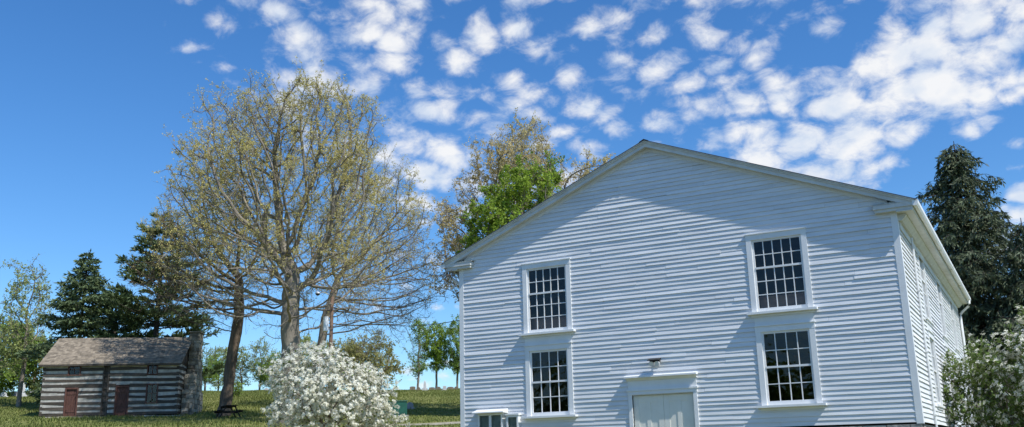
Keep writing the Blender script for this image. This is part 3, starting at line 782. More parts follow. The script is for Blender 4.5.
def conifer(name, label, cat, az, r, H, Rb, bark, leaf, seed, whorl=.28, per=6, droop=.5, up=.15, z0=.06, irregular=.2, sub_len=.36, hang=.5, nl=(.20, .055), dens=12, prof=1.0, plates=False, taper_top=.02, group=None, base=.22, lean=0):
    g = np.random.default_rng(seed)
    x, y, z = place(az, r)
    root = empty(name, (x, y, z-.1), label=label, cat=cat, group=group)
    zs = np.linspace(0, H, 24); tp = np.stack([lean*zs/H+.05*np.sin(zs*.5+seed), .05*np.cos(zs*.4), zs], -1)
    rr = base*(1-zs/H)**.9+.015
    tV, tQ = tubes(tp, np.arange(-1, 23), rr, g)
    segS, segE, segR = [], [], []
    LP, LA = [], []
    zc = z0*H
    while zc < H*.985:
        f = (zc-z0*H)/(H*(1-z0))
        Rz = Rb*((1-f)**prof)*(1 if f > .12 else .75+2*f)+taper_top
        n = per if not plates else max(3, int(per+g.integers(-1, 2)))
        a0 = g.uniform(0, 6.28)
        for k in range(n):
            a = a0+k*2*math.pi/n+g.normal(0, .22); Lb = Rz*max(.25, 1+g.normal(0, irregular))
            o = np.array([math.cos(a), math.sin(a), 0])
            zz = zc+g.normal(0, whorl*.25)
            m_ = 7; t = np.linspace(0, 1, m_)[:, None]
            cen = np.array([lean*zz/H, 0, zz])
            if plates: pts = cen+o*(t*Lb)+np.array([0, 0, 1.])*Lb*(up*t*(1.1)+.12*t**3)
            else: pts = cen+o*(t*Lb)+np.array([0, 0, 1.])*Lb*(up*t-droop*t**2+.22*droop*t**4)
            pts[1:] += g.normal(0, .03*Lb/2+.01, (m_-1, 3))
            segS.append(pts[:-1]); segE.append(pts[1:]); rad0 = .012+.012*Lb
            segR.append(np.linspace(rad0, .006, m_-1))
            # side sprays
            ns = int(4+Lb*(5.0 if not plates else 4.2)); tt = g.uniform(.12 if not plates else .3, 1.0, ns)
            fi = tt*(m_-1); i0 = np.minimum(fi.astype(int), m_-2); w = (fi-i0)[:, None]
            sp0 = pts[i0]*(1-w)+pts[i0+1]*w
            side = np.cross(o, [0, 0, 1.]); sg = g.choice([-1, 1], ns)[:, None]
            sd = unit(side*sg*g.uniform(.4, 1, (ns, 1))+o*g.uniform(.2, .9, (ns, 1))+np.array([0, 0, -hang if not plates else .25])*g.uniform(.3, 1.1, (ns, 1)))
            sl = (sub_len*(.35+.65*np.sin(np.pi*np.clip(tt*.85+.1, 0, 1)))*min(1.6, .45+Lb*.4)*g.uniform(.6, 1.3, ns))
            e = sp0+sd*sl[:, None]
            segS.append(sp0); segE.append(e); segR.append(np.full(ns, .006))
            kk = np.repeat(np.arange(ns), np.maximum(2, (dens*sl/sub_len)).astype(int)); fr = g.random((len(kk), 1))
            p = sp0[kk]+(e[kk]-sp0[kk])*fr
            LP.append(p+g.normal(0, .02, p.shape)); LA.append(sd[kk]*1.0+np.array([0, 0, -.35*hang if not plates else .35]))
        zc += whorl*(1+.3*g.normal(0, 1)*(.5 if plates else .2))*(1-.35*f)
    S = np.concatenate(segS); E_ = np.concatenate(segE); rs = np.concatenate(segR)
    n = len(S); d = unit(E_-S); e1 = unit(np.cross(d, [.3, .5, .8])); e2 = np.cross(d, e1); a = np.arange(3)*2*np.pi/3
    off = e1[:, None]*np.cos(a)[None, :, None]+e2[:, None]*np.sin(a)[None, :, None]
    V = np.concatenate([S[:, None]+off*rs[:, None, None], E_[:, None]+off*rs[:, None, None]*.75], 1).reshape(-1, 3)
    b = np.arange(n)[:, None]*6
    q = np.concatenate([b+np.array([[0, 1, 4, 3]]), b+np.array([[1, 2, 5, 4]]), b+np.array([[2, 0, 3, 5]])], 0)
    mesh_np('trunk', np.concatenate([tV, V]), [np.concatenate([tQ, q+len(tV)])], bark, True, root)
    LP = np.concatenate(LP); LA = np.concatenate(LA)
    lv, lq = leaves(LP, nl[0], g, nl[1]/nl[0], .0, axis=unit(LA))
    mesh_np('crown', lv, [lq], leaf, False, root)
    return root

# --- big bare tree in the middle of the slope and its neighbours
tree('budding_tree', 'tallest bare-limbed tree, budding yellow, rising straight behind the white dogwood', 'tree', -41.9, 58,
     [(0, 0, 0), (-.05, .05, 3), (-.15, 0, 6), (-.1, .1, 8.5)], [(-1.0, 0, 14.6, 6.0, 5.4, 5.2), (-3.4, 0, 17.2, 2.4, 2.6, 2.6, 45), (1.6, 0, 18.2, 2.7, 2.8, 2.6, 50), (-1.0, 0, 19.2, 2.6, 2.8, 2.0, 40), (-.6, 0, 9.4, 7.0, 5.8, 4.0, 135)], 3000, .55, .021, M['barkpale'], M['bud'], 11, dens=1.6,
     step=.38, infl=6.5, kill=.62, twig_n=2, twig_len=(.4, 1.05), twig_rad=.0095, subtwig=2, leaf_n=15, leaf_size=.085, clump=190, trop=(0, 0, .10),
     leaf_mask=lambda l, d, z, g: g.random(len(l)) < np.clip((z-6.0)/7, .06, 1))
tree('bare_tree', 'leaning brown-trunked bare tree just right of the log cabin chimney', 'tree', -45.5, 66,
     [(0, 0, 0), (.25, 0, 3), (.65, 0, 6.5), (.55, .1, 9.5)], [(-1.2, 0, 11.8, 3.9, 4.4, 4.9), (-3.0, 0, 9.3, 2.9, 3.2, 2.8, 55)], 1400, .36, .016, M['barkbrown'], M['bud'], 12, dens=1.4,
     step=.4, infl=6., kill=.66, twig_n=2, twig_len=(.5, 1.2), twig_rad=.0095, subtwig=2, leaf_n=12, leaf_size=.095, clump=110, leaf_mask=lambda l, d, z, g: g.random(len(l)) < np.clip((z-8.5)/7, .06, 1))
tree('bare_tree', 'grey bare tree with limbs sweeping up to the right, behind the utility pole', 'tree', -40.45, 72,
     [(0, 0, 0), (.1, 0, 4), (.4, 0, 7), (1.4, .1, 10)], [(4.2, 0, 12.6, 4.3, 4.6, 6.2), (5.4, 0, 10.2, 3.6, 3.8, 4.4, 110)], 2300, .30, .017, M['barkpale'], M['bud'], 13, dens=1.6,
     step=.42, infl=6.5, kill=.7, twig_n=2, twig_len=(.5, 1.25), twig_rad=.0105, subtwig=2, leaf_n=13, leaf_size=.10, clump=120, leaf_mask=lambda l, d, z, g: g.random(len(l)) < np.clip((z-9.5)/8, .06, 1), trop=(0, 0, .08))
# --- beyond the building
tree('budding_tree', 'tall airy tree with bronze spring leaves rising behind the left roof slope', 'tree', -28.2, 68,
     [(0, 0, 0), (.1, 0, 5), (0, 0, 9)], [(-3.4, 0, 12.8, 3.0, 3.4, 4.6), (.2, 0, 16.6, 3.8, 3.6, 4.9), (5.0, 0, 15.0, 2.5, 3., 3.6)], 1300, .42, .02, M['barkpale'], M['budbrown'], 14, dens=1.4,
     step=.42, infl=6.5, kill=.75, twig_n=3, twig_len=(.4, 1.0), twig_rad=.012, subtwig=1, leaf_n=15, leaf_size=.135, clump=80)
tree('leafy_tree', 'bright green leafy tree just above the left roof slope of the building', 'tree', -28.3, 64,
     [(0, 0, 0), (0, 0, 4), (.1, 0, 8)], [(-.7, 0, 11.6, 3.0, 3.2, 4.1), (1.5, 0, 13.4, 2.6, 2.8, 4.5), (.2, 0, 8, 3.6, 3.6, 3.4)], 1150, .26, .018, M['bark'], M['green'], 15,
     step=.38, infl=6., kill=.7, twig_n=4, twig_len=(.3, .8), twig_rad=.010, subtwig=1, leaf_n=19, leaf_size=.15, aspect=.7, clump=70)
# --- round the cabin
conifer('spruce_tree', 'dark green fir tree rising behind the left end of the log cabin roof', 'tree', -53.3, 79, 12.3, 3.3, M['barkdark'], M['blueneedle'], 21, whorl=.52, per=6, droop=.06, up=.28, irregular=.42, sub_len=.75, hang=.25, nl=(.34, .10), dens=16, prof=.8, base=.24)
conifer('pine_tree', 'tallest dark pine tree with layered boughs behind the middle of the cabin roof', 'tree', -49.4, 77, 14.9, 4.0, M['barkdark'], M['pine'], 22, whorl=.85, per=6, up=.12, irregular=.38, sub_len=.85, nl=(.34, .085), dens=26, prof=.62, plates=True, base=.30, z0=.12)
conifer('pine_tree', 'smaller dark pine filling the gap between the two big conifers', 'tree', -51.6, 84, 9.6, 3.2, M['barkdark'], M['pine'], 23, whorl=.8, per=6, up=.12, irregular=.35, sub_len=.85, nl=(.34, .09), dens=26, prof=.6, plates=True, base=.22, z0=.1)
tree('airy_tree', 'pale green airy tree at the far left edge, left of the fir', 'tree', -56.0, 84,
     [(0, 0, 0), (0, 0, 3), (.1, 0, 5)], [(0, 0, 8.0, 1.7, 1.8, 3.4), (-.8, 0, 5.6, 1.6, 1.6, 2.4)], 520, .17, .016, M['barkpale'], M['palegreen'], 24, step=.36, infl=5., kill=.6, twig_n=3, twig_len=(.3, .8), twig_rad=.010, subtwig=1, leaf_n=8, leaf_size=.17, clump=30)
tree('leafy_tree', 'rounded green tree low at the far left edge beside the cabin', 'tree', -56.9, 96,
     [(0, 0, 0), (0, 0, 1.8)], [(0, 0, 3.7, 2.3, 2.4, 3.0), (-1.5, 0, 2.6, 1.9, 1.9, 2.2)], 520, .16, .016, M['bark'], M['midgreen'], 25, step=.34, infl=5., kill=.6, twig_n=4, twig_len=(.3, .7), twig_rad=.010, subtwig=1, leaf_n=12, leaf_size=.19, clump=30)
tree('leafy_tree', 'shrubby yellow-green tree between the far left edge and the dark fir', 'tree', -55.4, 98,
     [(0, 0, 0), (0, 0, 1.4)], [(0, 0, 3.3, 1.8, 2.0, 2.6)], 420, .15, .016, M['bark'], M['palegreen'], 26, step=.34, infl=5., kill=.6, twig_n=4, twig_len=(.3, .7), twig_rad=.010, subtwig=1, leaf_n=11, leaf_size=.19, clump=24)
# --- young trees along the crest
crest = [(-34.45, 112, 8.3, 1.15, 'midgreen', 'left one of three slim green trees on the crest beside the building', 31, 2.6),
         (-33.35, 113, 8.6, 1.25, 'green', 'middle one of three slim green trees on the crest beside the building', 32, 3.2),
         (-32.1, 112, 8.6, 1.2, 'midgreen', 'right one of three slim green trees on the crest, half behind the corner board', 33, 2.6),
         (-44.65, 124, 6.6, 1.1, 'palegreen', 'sparse thin-trunked tree on the crest right of the leaning trunk', 34, 1.9),
         (-43.6, 122, 7.4, 1.3, 'palegreen', 'sparse thin-trunked tree on the crest left of the dogwood top', 35, 1.5),
         (-42.75, 126, 6.4, 1.2, 'palegreen', 'sparse thin-trunked tree on the crest seen behind the dogwood edge', 36, 1.4),
         (-46.6, 119, 6.2, 1.5, 'midgreen', 'leafy young tree on the crest just right of the cabin chimney', 37, 2.2),
         (-45.9, 128, 7.5, 1.4, 'palegreen', 'pale young tree on the crest behind the leaning trunk', 38, 1.8),
         (-41.0, 118, 7.2, 2.2, 'palegreen', 'fuller pale green tree on the crest between the tallest trunk and the utility pole', 39, 2.0),
         (-42.9, 121, 5.2, 2.0, 'midgreen', 'low leafy tree on the crest just left of the tallest trunk', 40, 2.2)]
for az, r_, H, wd, lf, lab, sd, ln in crest:
    tree('young_tree', lab, 'tree', az, r_, [(0, 0, 0), (.05, 0, H*.3), (0, 0, H*.45)], [(0, 0, H*.62, wd, wd, H*.38), (.2, 0, H*.45, wd*.8, wd*.8, H*.2)], 260, .12, .016, M['bark'], M[lf], sd,
         step=.3, infl=4., kill=.5, twig_n=3, twig_len=(.3, .8), twig_rad=.012, subtwig=1, leaf_n=ln*4.5, leaf_size=.17, clump=16, group='young trees along the crest')
tree('bushy_tree', 'olive green broad bushy tree behind the right side of the white dogwood', 'tree', -37.5, 94,
     [(0, 0, 0), (0, 0, 1.5)], [(0, 0, 3.3, 3.0, 2.6, 2.4), (-2.2, 0, 3.0, 2.2, 2.0, 2.2)], 700, .22, .018, M['bark'], M['olive'], 41, step=.36, infl=5., kill=.65, twig_n=4, twig_len=(.3, .8), twig_rad=.012, subtwig=1, leaf_n=9, leaf_size=.18, clump=36)
tree('shrub', 'small round green shrub at the foot of the leaning trunk', 'shrub', -45.05, 90,
     [(0, 0, 0), (0, 0, .3)], [(0, 0, .7, .85, .8, .7)], 130, .05, .012, M['bark'], M['midgreen'], 42, step=.2, infl=3., kill=.3, twig_n=4, twig_len=(.2, .4), twig_rad=.010, leaf_n=5, leaf_size=.16)
# --- right of the building
conifer('spruce_tree', 'tall dark drooping spruce behind the right corner of the building', 'tree', -2.4, 50, 14.5, 3.8, M['barkdark'], M['needle'], 51, whorl=.32, per=7, droop=.45, up=.26, irregular=.36, sub_len=.66, hang=1.0, nl=(.24, .06), dens=15, prof=.66, base=.28, z0=.03)
conifer('spruce_tree', 'second shorter weeping spruce at the right edge of the picture', 'tree', .35, 48, 10.0, 2.6, M['barkdark'], M['needle'], 52, whorl=.34, per=6, droop=.6, up=.22, irregular=.3, sub_len=.75, hang=1.5, nl=(.24, .06), dens=14, prof=.7, base=.22, z0=.03)

def dogwood(name, label, az, r, trunk, ells, nattr, seed, flowers, leafn, base, fl_size=.05, fmask=None, kill=.22, bias=.6):
    g = np.random.default_rng(seed)
    x, y, z = place(az, r); a = R(az); lat = np.array([math.cos(a), -math.sin(a), 0]); dep = np.array([math.sin(a), math.cos(a), 0])
    T = lambda p: np.asarray(p)[:, :1]*lat+np.asarray(p)[:, 1:2]*dep+np.asarray(p)[:, 2:3]*np.array([0, 0, 1.])
    root = empty(name, (x, y, z-.05), label=label, cat='dogwood')
    tr = np.array(trunk, float); tp = []
    for p, q in zip(tr, tr[1:]):
        k = max(1, int(np.linalg.norm(q-p)/.16)); tp += [p+(q-p)*i/k for i in range(k)]
    tp.append(tr[-1])
    A = crown_points(ells, nattr, g, .8, int(nattr/17))
    P, par = grow(T(A), T(np.array(tp)), .15, 3., kill, 160, g, .2, (0, 0, .03))
    rad, ntip = radii(par, .006, base); V, Q = tubes(P, par, rad, g)
    thin = np.where((ntip <= 5) & (np.arange(len(P)) > len(tp)))[0]
    idx = np.repeat(thin, 2)
    dirn = unit(P[idx]-P[par[idx]])+g.normal(0, .5, (len(idx), 3)); L = g.uniform(.12, .4, len(idx))
    tv, tq, tt, s0, s1, s2 = twigs(P[idx], dirn, L, .0045, g)
    mesh_np('trunk', np.concatenate([V, tv]), [np.concatenate([Q, tq+len(V)]), tt+len(V)], M['bark'], True, root)
    k = g.integers(0, len(s1), flowers); f = g.random((flowers, 1))
    pos = np.where(g.random((flowers, 1)) < .75, s2[k], s0[k]+(s2[k]-s0[k])*f)+g.normal(0, .035, (flowers, 3))
    if fmask is not None: pos = pos[fmask(pos@lat, pos[:, 2], g)]
    n = len(pos)
    cen = np.mean(pos, 0); nr = unit(np.array([0, 0, bias])+.85*unit(pos-cen)+g.normal(0, .38, (n, 3)))
    e1 = unit(np.cross(nr, g.normal(0, 1, (n, 3)))); e2 = np.cross(nr, e1); s = (fl_size*g.uniform(.7, 1.25, n))[:, None]
    PV = []
    for q in range(4):
        an = q*math.pi/2; d = e1*math.cos(an)+e2*math.sin(an); b = -e1*math.sin(an)+e2*math.cos(an)
        PV.append(np.stack([pos+d*s*.08, pos+d*s*.6+b*s*.42+nr*s*.15, pos+d*s+nr*s*.05, pos+d*s*.6-b*s*.42+nr*s*.15], 1))
    PV = np.stack(PV, 1).reshape(-1, 3)
    mesh_np('blossom', PV, [np.arange(len(PV)).reshape(-1, 4)], M['petal'], False, root)
    k = g.integers(0, len(s1), leafn); f = g.random((leafn, 1)); pos = s0[k]+(s2[k]-s0[k])*f+g.normal(0, .04, (leafn, 3))
    lv, lq = leaves(pos, .095, g, .55, .5); mesh_np('crown', lv, [lq], M['dogleaf'], False, root)
    return root
dogwood('dogwood_tree', 'dogwood covered in white blossom on the slope left of the building', -39.9, 36,
        [(0, 0, 0), (.05, 0, .5), (0, 0, .9)], [(-.35, 0, 2.55, 1.7, 1.8, 1.45), (.9, 0, 2.0, 1.7, 1.7, 1.25), (-.9, 0, 1.6, 1.1, 1.4, .9), (1.45, 0, 1.5, 1.1, 1.3, .85), (-.7, 0, 3.5, .5, .6, .55), (.35, 0, 3.5, .35, .4, .5), (1.5, 0, 2.9, .6, .5, .4), (2.45, .2, 2.35, .6, .4, .3), (-1.7, 0, 2.6, .45, .5, .35), (-1.3, 0, 3.1, .35, .4, .4), (2.5, 0, 1.3, .6, .5, .3)], 2300, 61, 33000, 3000, .10, .043)
dogwood('dogwood_tree', 'leafy dogwood with scattered white flowers beside the sunny right wall', -1.2, 27.5,
        [(0, 0, 0), (0, 0, .7), (.1, 0, 1.1)], [(.4, 0, 2.4, 1.4, 1.5, 1.4), (-.8, -.2, 2.2, .95, 1.1, 1.25), (1.2, 0, 3.0, 1.1, 1.2, 1.1), (.4, 0, 1.2, 1.6, 1.4, .9)], 1700, 62, 22000, 22000, .10, .05,
        fmask=lambda l, z, g: g.random(len(l)) < np.clip(.34+.5*(l-.1)*(z > 2.0)+.22*(z-2), .16, 1))

# ------------------------------------------------------------------ log cabin
def build_cabin():
    ang = math.atan2(.574, .819)
    pr = place(-48.05, 68); L_, D_ = 8.74, 6.0
    ox, oy = pr[0]-L_*math.cos(ang), pr[1]-L_*math.sin(ang)
    zb = G(ox+4.5*math.cos(ang), oy+4.5*math.sin(ang))-.22
    root = empty('log_cabin', (ox, oy, zb), ang, label='old two-door log cabin with white chinking and a grey shingle roof', cat='cabin')
    rn = random.Random(5); WH, C = 3.80, .37
    Z0 = .30
    openF = [(1.52, 2.36, .25, 2.15), (1.58, 2.40, 3.0, 3.66), (4.72, 5.60, .25, 2.25), (6.68, 7.46, 1.1, 2.35), (6.66, 7.36, 3.0, 3.76)]
    def logs(F, a0, a1, opens, name, off=0.):
        mbL, mbC = MB(), MB()
        def hexa(mb, A0, A1, d0, d1, z0, z1, jit=0.):
            n = max(1, int((A1-A0)/1.1)); rows = []
            for i in range(n+1):
                a = A0+(A1-A0)*i/n; j = [rn.gauss(0, jit) for _ in range(4)]
                j = [q*2.0 for q in j]; rows.append([F(a, d0, z0+j[0]), F(a, d1+j[1]*.6, z0+j[0]), F(a, d1+j[2]*.6, z1+j[3]), F(a, d0, z1+j[3])])
            fs = []
            for i in range(n):
                b = i*4
                for k in range(4): fs.append((b+k, b+4+k, b+4+(k+1) % 4, b+(k+1) % 4))
            fs += [(0, 1, 2, 3), (n*4+3, n*4+2, n*4+1, n*4)]
            mb.add([q for r in rows for q in r], fs)
        z = Z0+off
        while z < WH-.05:
            zt = min(z+.195+rn.uniform(-.045, .04), WH); zc = min(z+C, WH)
            for (s, e) in [(a0, a1)]:
                iv = [(s, e)]; iv2 = [(s+.02, e-.02)]
                for (p0, p1, q0, q1) in opens:
                    if zt > q0 and z < q1: iv = [w for (x, y) in iv for w in ((x, min(y, p0)), (max(x, p1), y)) if w[1]-w[0] > .05]
                    if zc > q0 and zt < q1: iv2 = [w for (x, y) in iv2 for w in ((x, min(y, p0)), (max(x, p1), y)) if w[1]-w[0] > .05]
                for (x, y) in iv: hexa(mbL, x, y, -.16, .0+rn.uniform(-.008, .012), z, zt, .012)
                if zc-zt > .03:
                    for (x, y) in iv2: hexa(mbC, x, y, -.13, -.022, zt-.03, zc+.03, .012)
            z += C
        mbL.build('log_wall', M['log'], root); mbC.build('chinking', M['chink'], root)
    FF = lambda a, d, z: (a, -d, z); FR = lambda a, d, z: (L_+d, a, z); FB = lambda a, d, z: (a, D_+d, z); FL = lambda a, d, z: (-d, a, z)
    logs(FF, 0, 3.85, openF, 'a'); logs(FF, 4.25, L_, openF, 'b'); logs(FB, 0, L_, [], 'c'); logs(FR, .0, D_, [], 'd', .05); logs(FL, .0, D_, [], 'e', .05)
    mb = MB(); mb.box(3.78, 4.32, .09, .14, .1, WH); mb.box(3.86, 3.93, -.02, .085, .1, WH); mb.box(4.17, 4.24, -.02, .085, .1, WH)
    for k in range(7): mb.box(3.931, 4.169, .03, .088, .35+k*.42, .55+k*.42)
    mb.build('gap_boards', M['log'], root)
    mb = MB(); mb.box(.2, L_-.2, .25, .3, .1, WH-.02); mb.box(.2, L_-.2, .3, D_-.2, .1, .15); mb.box(.2, L_-.2, .3, D_-.2, WH-.12, WH-.06); mb.build('inner_wall', M['dark'], root)
    # footing stones
    mb = MB(); x = -.1
    while x < L_:
        w = rn.uniform(.4, .9); mb.box(x, x+w-.03, -.06+rn.uniform(-.06, .03), .4, -.5, .29-rn.uniform(.0, .05)); x += w
    y = .45
    while y < D_: w = rn.uniform(.4, .8); mb.box(L_-.35, L_+.03, y, y+w-.03, -.5, .29); y += w
    mb.build('footing', M['chimney'], root, bevel=.03)
    # roof of split shingles in courses
    RH, E, GV = 5.80, .32, .22
    hd = D_/2; sl = (RH-WH-.05)/hd
    for s in (1, -1):
        mb = MB(); n = 20; tot = hd+E
        for i in range(n):
            d0 = tot-i*tot/n; d1 = max(0, tot-(i+1)*tot/n-.06)
            x = -GV
            while x < L_+GV-.02:
                w = min(rn.uniform(.14, .3), L_+GV-x); t = rn.uniform(.0, .014); e = rn.uniform(0, .015)
                za = RH-sl*(d0+e)+.032+t; zb_ = RH-sl*d1+.012
                y0 = hd-s*(d0+e); y1 = hd-s*d1
                mb.add([(x, y0, za-.03), (x+w-.006, y0, za-.03), (x+w-.006, y0, za), (x, y0, za), (x, y1, zb_), (x+w-.006, y1, zb_)],
                       [(0, 1, 2, 3), (3, 2, 5, 4), (0, 3, 4), (1, 5, 2)])
                x += w
        mb.build('roof', M['shake'], root)
        mb = MB(); f = lambda d: RH-sl*d-.03
        mb.prism([(-GV+.03, hd-s*0, f(0)), (-GV+.03, hd-s*tot, f(tot)), (-GV+.03, hd-s*tot, f(tot)-.07), (-GV+.03, hd, f(0)-.07)], (L_+2*GV-.06, 0, 0))
        mb.build('roof_boards', M['log'], root)
    for xx, nm in ((0.02, 'l'), (L_-.14, 'r')):
        mb = MB(); mb.prism([(xx, .02, WH), (xx, D_-.02, WH), (xx, hd, RH-.11)], (.12, 0, 0)); mb.build('gable', M['log'], root)
    # doors and windows
    for (x0, x1, z0, z1) in (openF[0], openF[2]):
        mb = MB(); mb.box(x0, x0+.09, -.035, .1, z0, z1); mb.box(x1-.09, x1, -.035, .1, z0, z1); mb.box(x0+.091, x1-.091, -.035, .1, z1-.1, z1); dr = mb.build('door', M['redwood'], root)
        mb = MB(); w = (x1-x0-.19)/4
        for k in range(4): mb.box(x0+.095+k*w, x0+.095+(k+1)*w-.012, .05+rn.uniform(0, .01), .09, z0, z1-.101)
        for zz in (z0+.3, z1-.45): mb.box(x0+.12, x1-.12, .03, .049, zz, zz+.12)
        mb.prism([(x0+.12, .028, z0+.45), (x0+.25, .028, z0+.42), (x1-.12, .028, z1-.5), (x1-.25, .028, z1-.47)], (0, .02, 0))
        mb.build('door_leaf', M['redwood'], dr)
        mb = MB(); mb.box(x0-.1, x1+.1, -.45, -.08, -.3, .16); mb.build('step', M['chimney'], root, bevel=.03)
    for (x0, x1, z0, z1) in (openF[1], openF[3], openF[4]):
        mb = MB(); mb.box(x0, x0+.08, -.035, .1, z0, z1); mb.box(x1-.08, x1, -.035, .1, z0, z1); mb.box(x0+.081, x1-.081, -.035, .1, z1-.08, z1); mb.box(x0-.03, x1+.03, -.06, .1, z0-.06, z0-.001); wn = mb.build('window', M['redwood'], root)
        mb = MB(); xm = (x0+x1)/2; zm = (z0+z1)/2
        mb.box(xm-.018, xm+.018, .02, .05, z0, z1-.081); mb.box(x0+.081, xm-.0181, .02, .05, zm-.018, zm+.018); mb.box(xm+.0181, x1-.081, .02, .05, zm-.018, zm+.018); mb.build('sash', M['redwood'], wn)
        mb = MB(); mb.add([(x0+.08, .04, z0), (x1-.08, .04, z0), (x1-.08, .04, z1-.08), (x0+.08, .04, z1-.08)], [(0, 1, 2, 3)]); mb.build('glass', M['glass'], wn)
    # stone chimney on the right gable
    mb = MB()
    def stonebox(x0, x1, y0, y1, z0, z1, h=.26):
        z = z0
        while z < z1-.02:
            hh = min(rn.uniform(h*.7, h*1.3), z1-z)
            for face in range(3):
                a, e = (y0, y1) if face == 0 else (x0, x1)
                c = a
                while c < e-.02:
                    w = min(rn.uniform(.25, .6), e-c)
                    if e-c-w < .15: w = e-c
                    j = rn.uniform(-.025, .03)
                    if face == 0: mb.box(x1-.2, x1+j, c+.008, c+w-.008, z+.006, z+hh-.006)
                    elif face == 1: mb.box(c+.009, c+w-.009, y0-j, y0+.2, z+.007, z+hh-.007)
                    else: mb.box(c+.009, c+w-.009, y1-.2, y1+j, z+.007, z+hh-.007)
                    c += w
            z += hh
    x0 = L_+.03
    for (xa, xb, ya, yb, za, zb2) in ((x0, x0+.76, 1.0, 4.2, -.6, 2.0), (x0, x0+.74, 1.5, 3.95, 2.0, 3.1), (x0, x0+.72, 2.2, 3.7, 3.1, 4.1), (x0, x0+.70, 2.4, 3.45, 4.1, 6.05)):
        stonebox(xa, xb, ya, yb, za, zb2)
    ch = mb.build('chimney', M['chimney'], root, bevel=.02)
    mb = MB()
    for (xa, xb, ya, yb, za, zb2) in ((x0, x0+.71, 1.08, 4.12, -.6, 1.98), (x0, x0+.69, 1.58, 3.87, 1.98, 3.08), (x0, x0+.67, 2.28, 3.62, 3.08, 4.08), (x0, x0+.65, 2.48, 3.37, 4.08, 5.95)): mb.box(xa, xb, ya, yb, za, zb2)
    mb.build('chimney_core', M['chimney'], ch)
    mb = MB(); mb.box(x0-.04, x0+.75, 2.34, 3.51, 6.06, 6.15); mb.build('chimney_cap', M['chimney'], ch, bevel=.02)
build_cabin()

# ------------------------------------------------------------------ small things on the slope
def picnic_table(az, r):
    x, y, z = place(az, r)
    t = empty('picnic_table', (x, y, z), R(-az)*-1+R(12), label='dark wooden picnic table on the grass right of the cabin', cat='picnic table')
    mb = MB()
    for k in range(5): mb.box(-.92, .92, -.37+k*.15, -.37+k*.15+.138, .72, .758)
    mb.build('tabletop', M['tablewood'], t)
    for s in (-1, 1):
        mb = MB()
        for k in range(2): y0 = s*.62+(k-1)*.145; mb.box(-.92, .92, y0, y0+.137, .42, .458)
        mb.build('bench', M['tablewood'], t)
        mb = MB(); xx = s*.62
        for q in (-1, 1): mb.prism([(xx-.02, q*.60, 0), (xx-.02, q*.69, 0), (xx-.02, q*.29, .719), (xx-.02, q*.20, .719)], (.04, 0, 0))
        mb.box(xx-.062, xx-.021, -.76, .76, .33, .4185); mb.box(xx-.062, xx-.021, -.36, .36, .64, .7185)
        mb.build('leg', M['tablewood'], t)
picnic_table(-45.25, 63.5)

def headstone(az, r, w, h, d, style, mt, label, tilt=0.):
    x, y, z = place(az, r)
    o = empty('gravestone', (x, y, z-.06), R(-az)+R(random.uniform(-10, 10)), label=label, cat='gravestone', group='gravestones on the hillside')
    mb = MB()
    if style == 'obelisk':
        mb.hexa([(-w*.5, -w*.5, .32), (w*.5, -w*.5, .32), (w*.5, w*.5, .32), (-w*.5, w*.5, .32), (-w*.33, -w*.33, h), (w*.33, -w*.33, h), (w*.33, w*.33, h), (-w*.33, w*.33, h)])
        mb.hexa([(-w*.33, -w*.33, h+.001), (w*.33, -w*.33, h+.001), (w*.33, w*.33, h+.001), (-w*.33, w*.33, h+.001)]+[(sx*.02, sy_*.02, h+.22) for sx, sy_ in ((-1, -1), (1, -1), (1, 1), (-1, 1))])
    else:
        n = 10; top = []
        for i in range(n+1):
            a = math.pi*i/n; k = .5*w if style == 'round' else .12*w
            top.append((w/2*math.cos(a), -d/2, h-k+k*math.sin(a)))
        mb.prism([(-w/2, -d/2, .15), (w/2, -d/2, .15)]+top, (0, d, 0))
    st = mb.build('stone', mt, o, bevel=.012)
    mb = MB(); b = .12; bw = max(w, .2)
    mb.box(-bw/2-b, bw/2+b, -d/2-b if style != 'obelisk' else -w*.5-b, d/2+b if style != 'obelisk' else w*.5+b, -.2, .149 if style != 'obelisk' else .319); mb.build('plinth', mt, o, bevel=.015)
    o.rotation_euler.x = R(tilt)
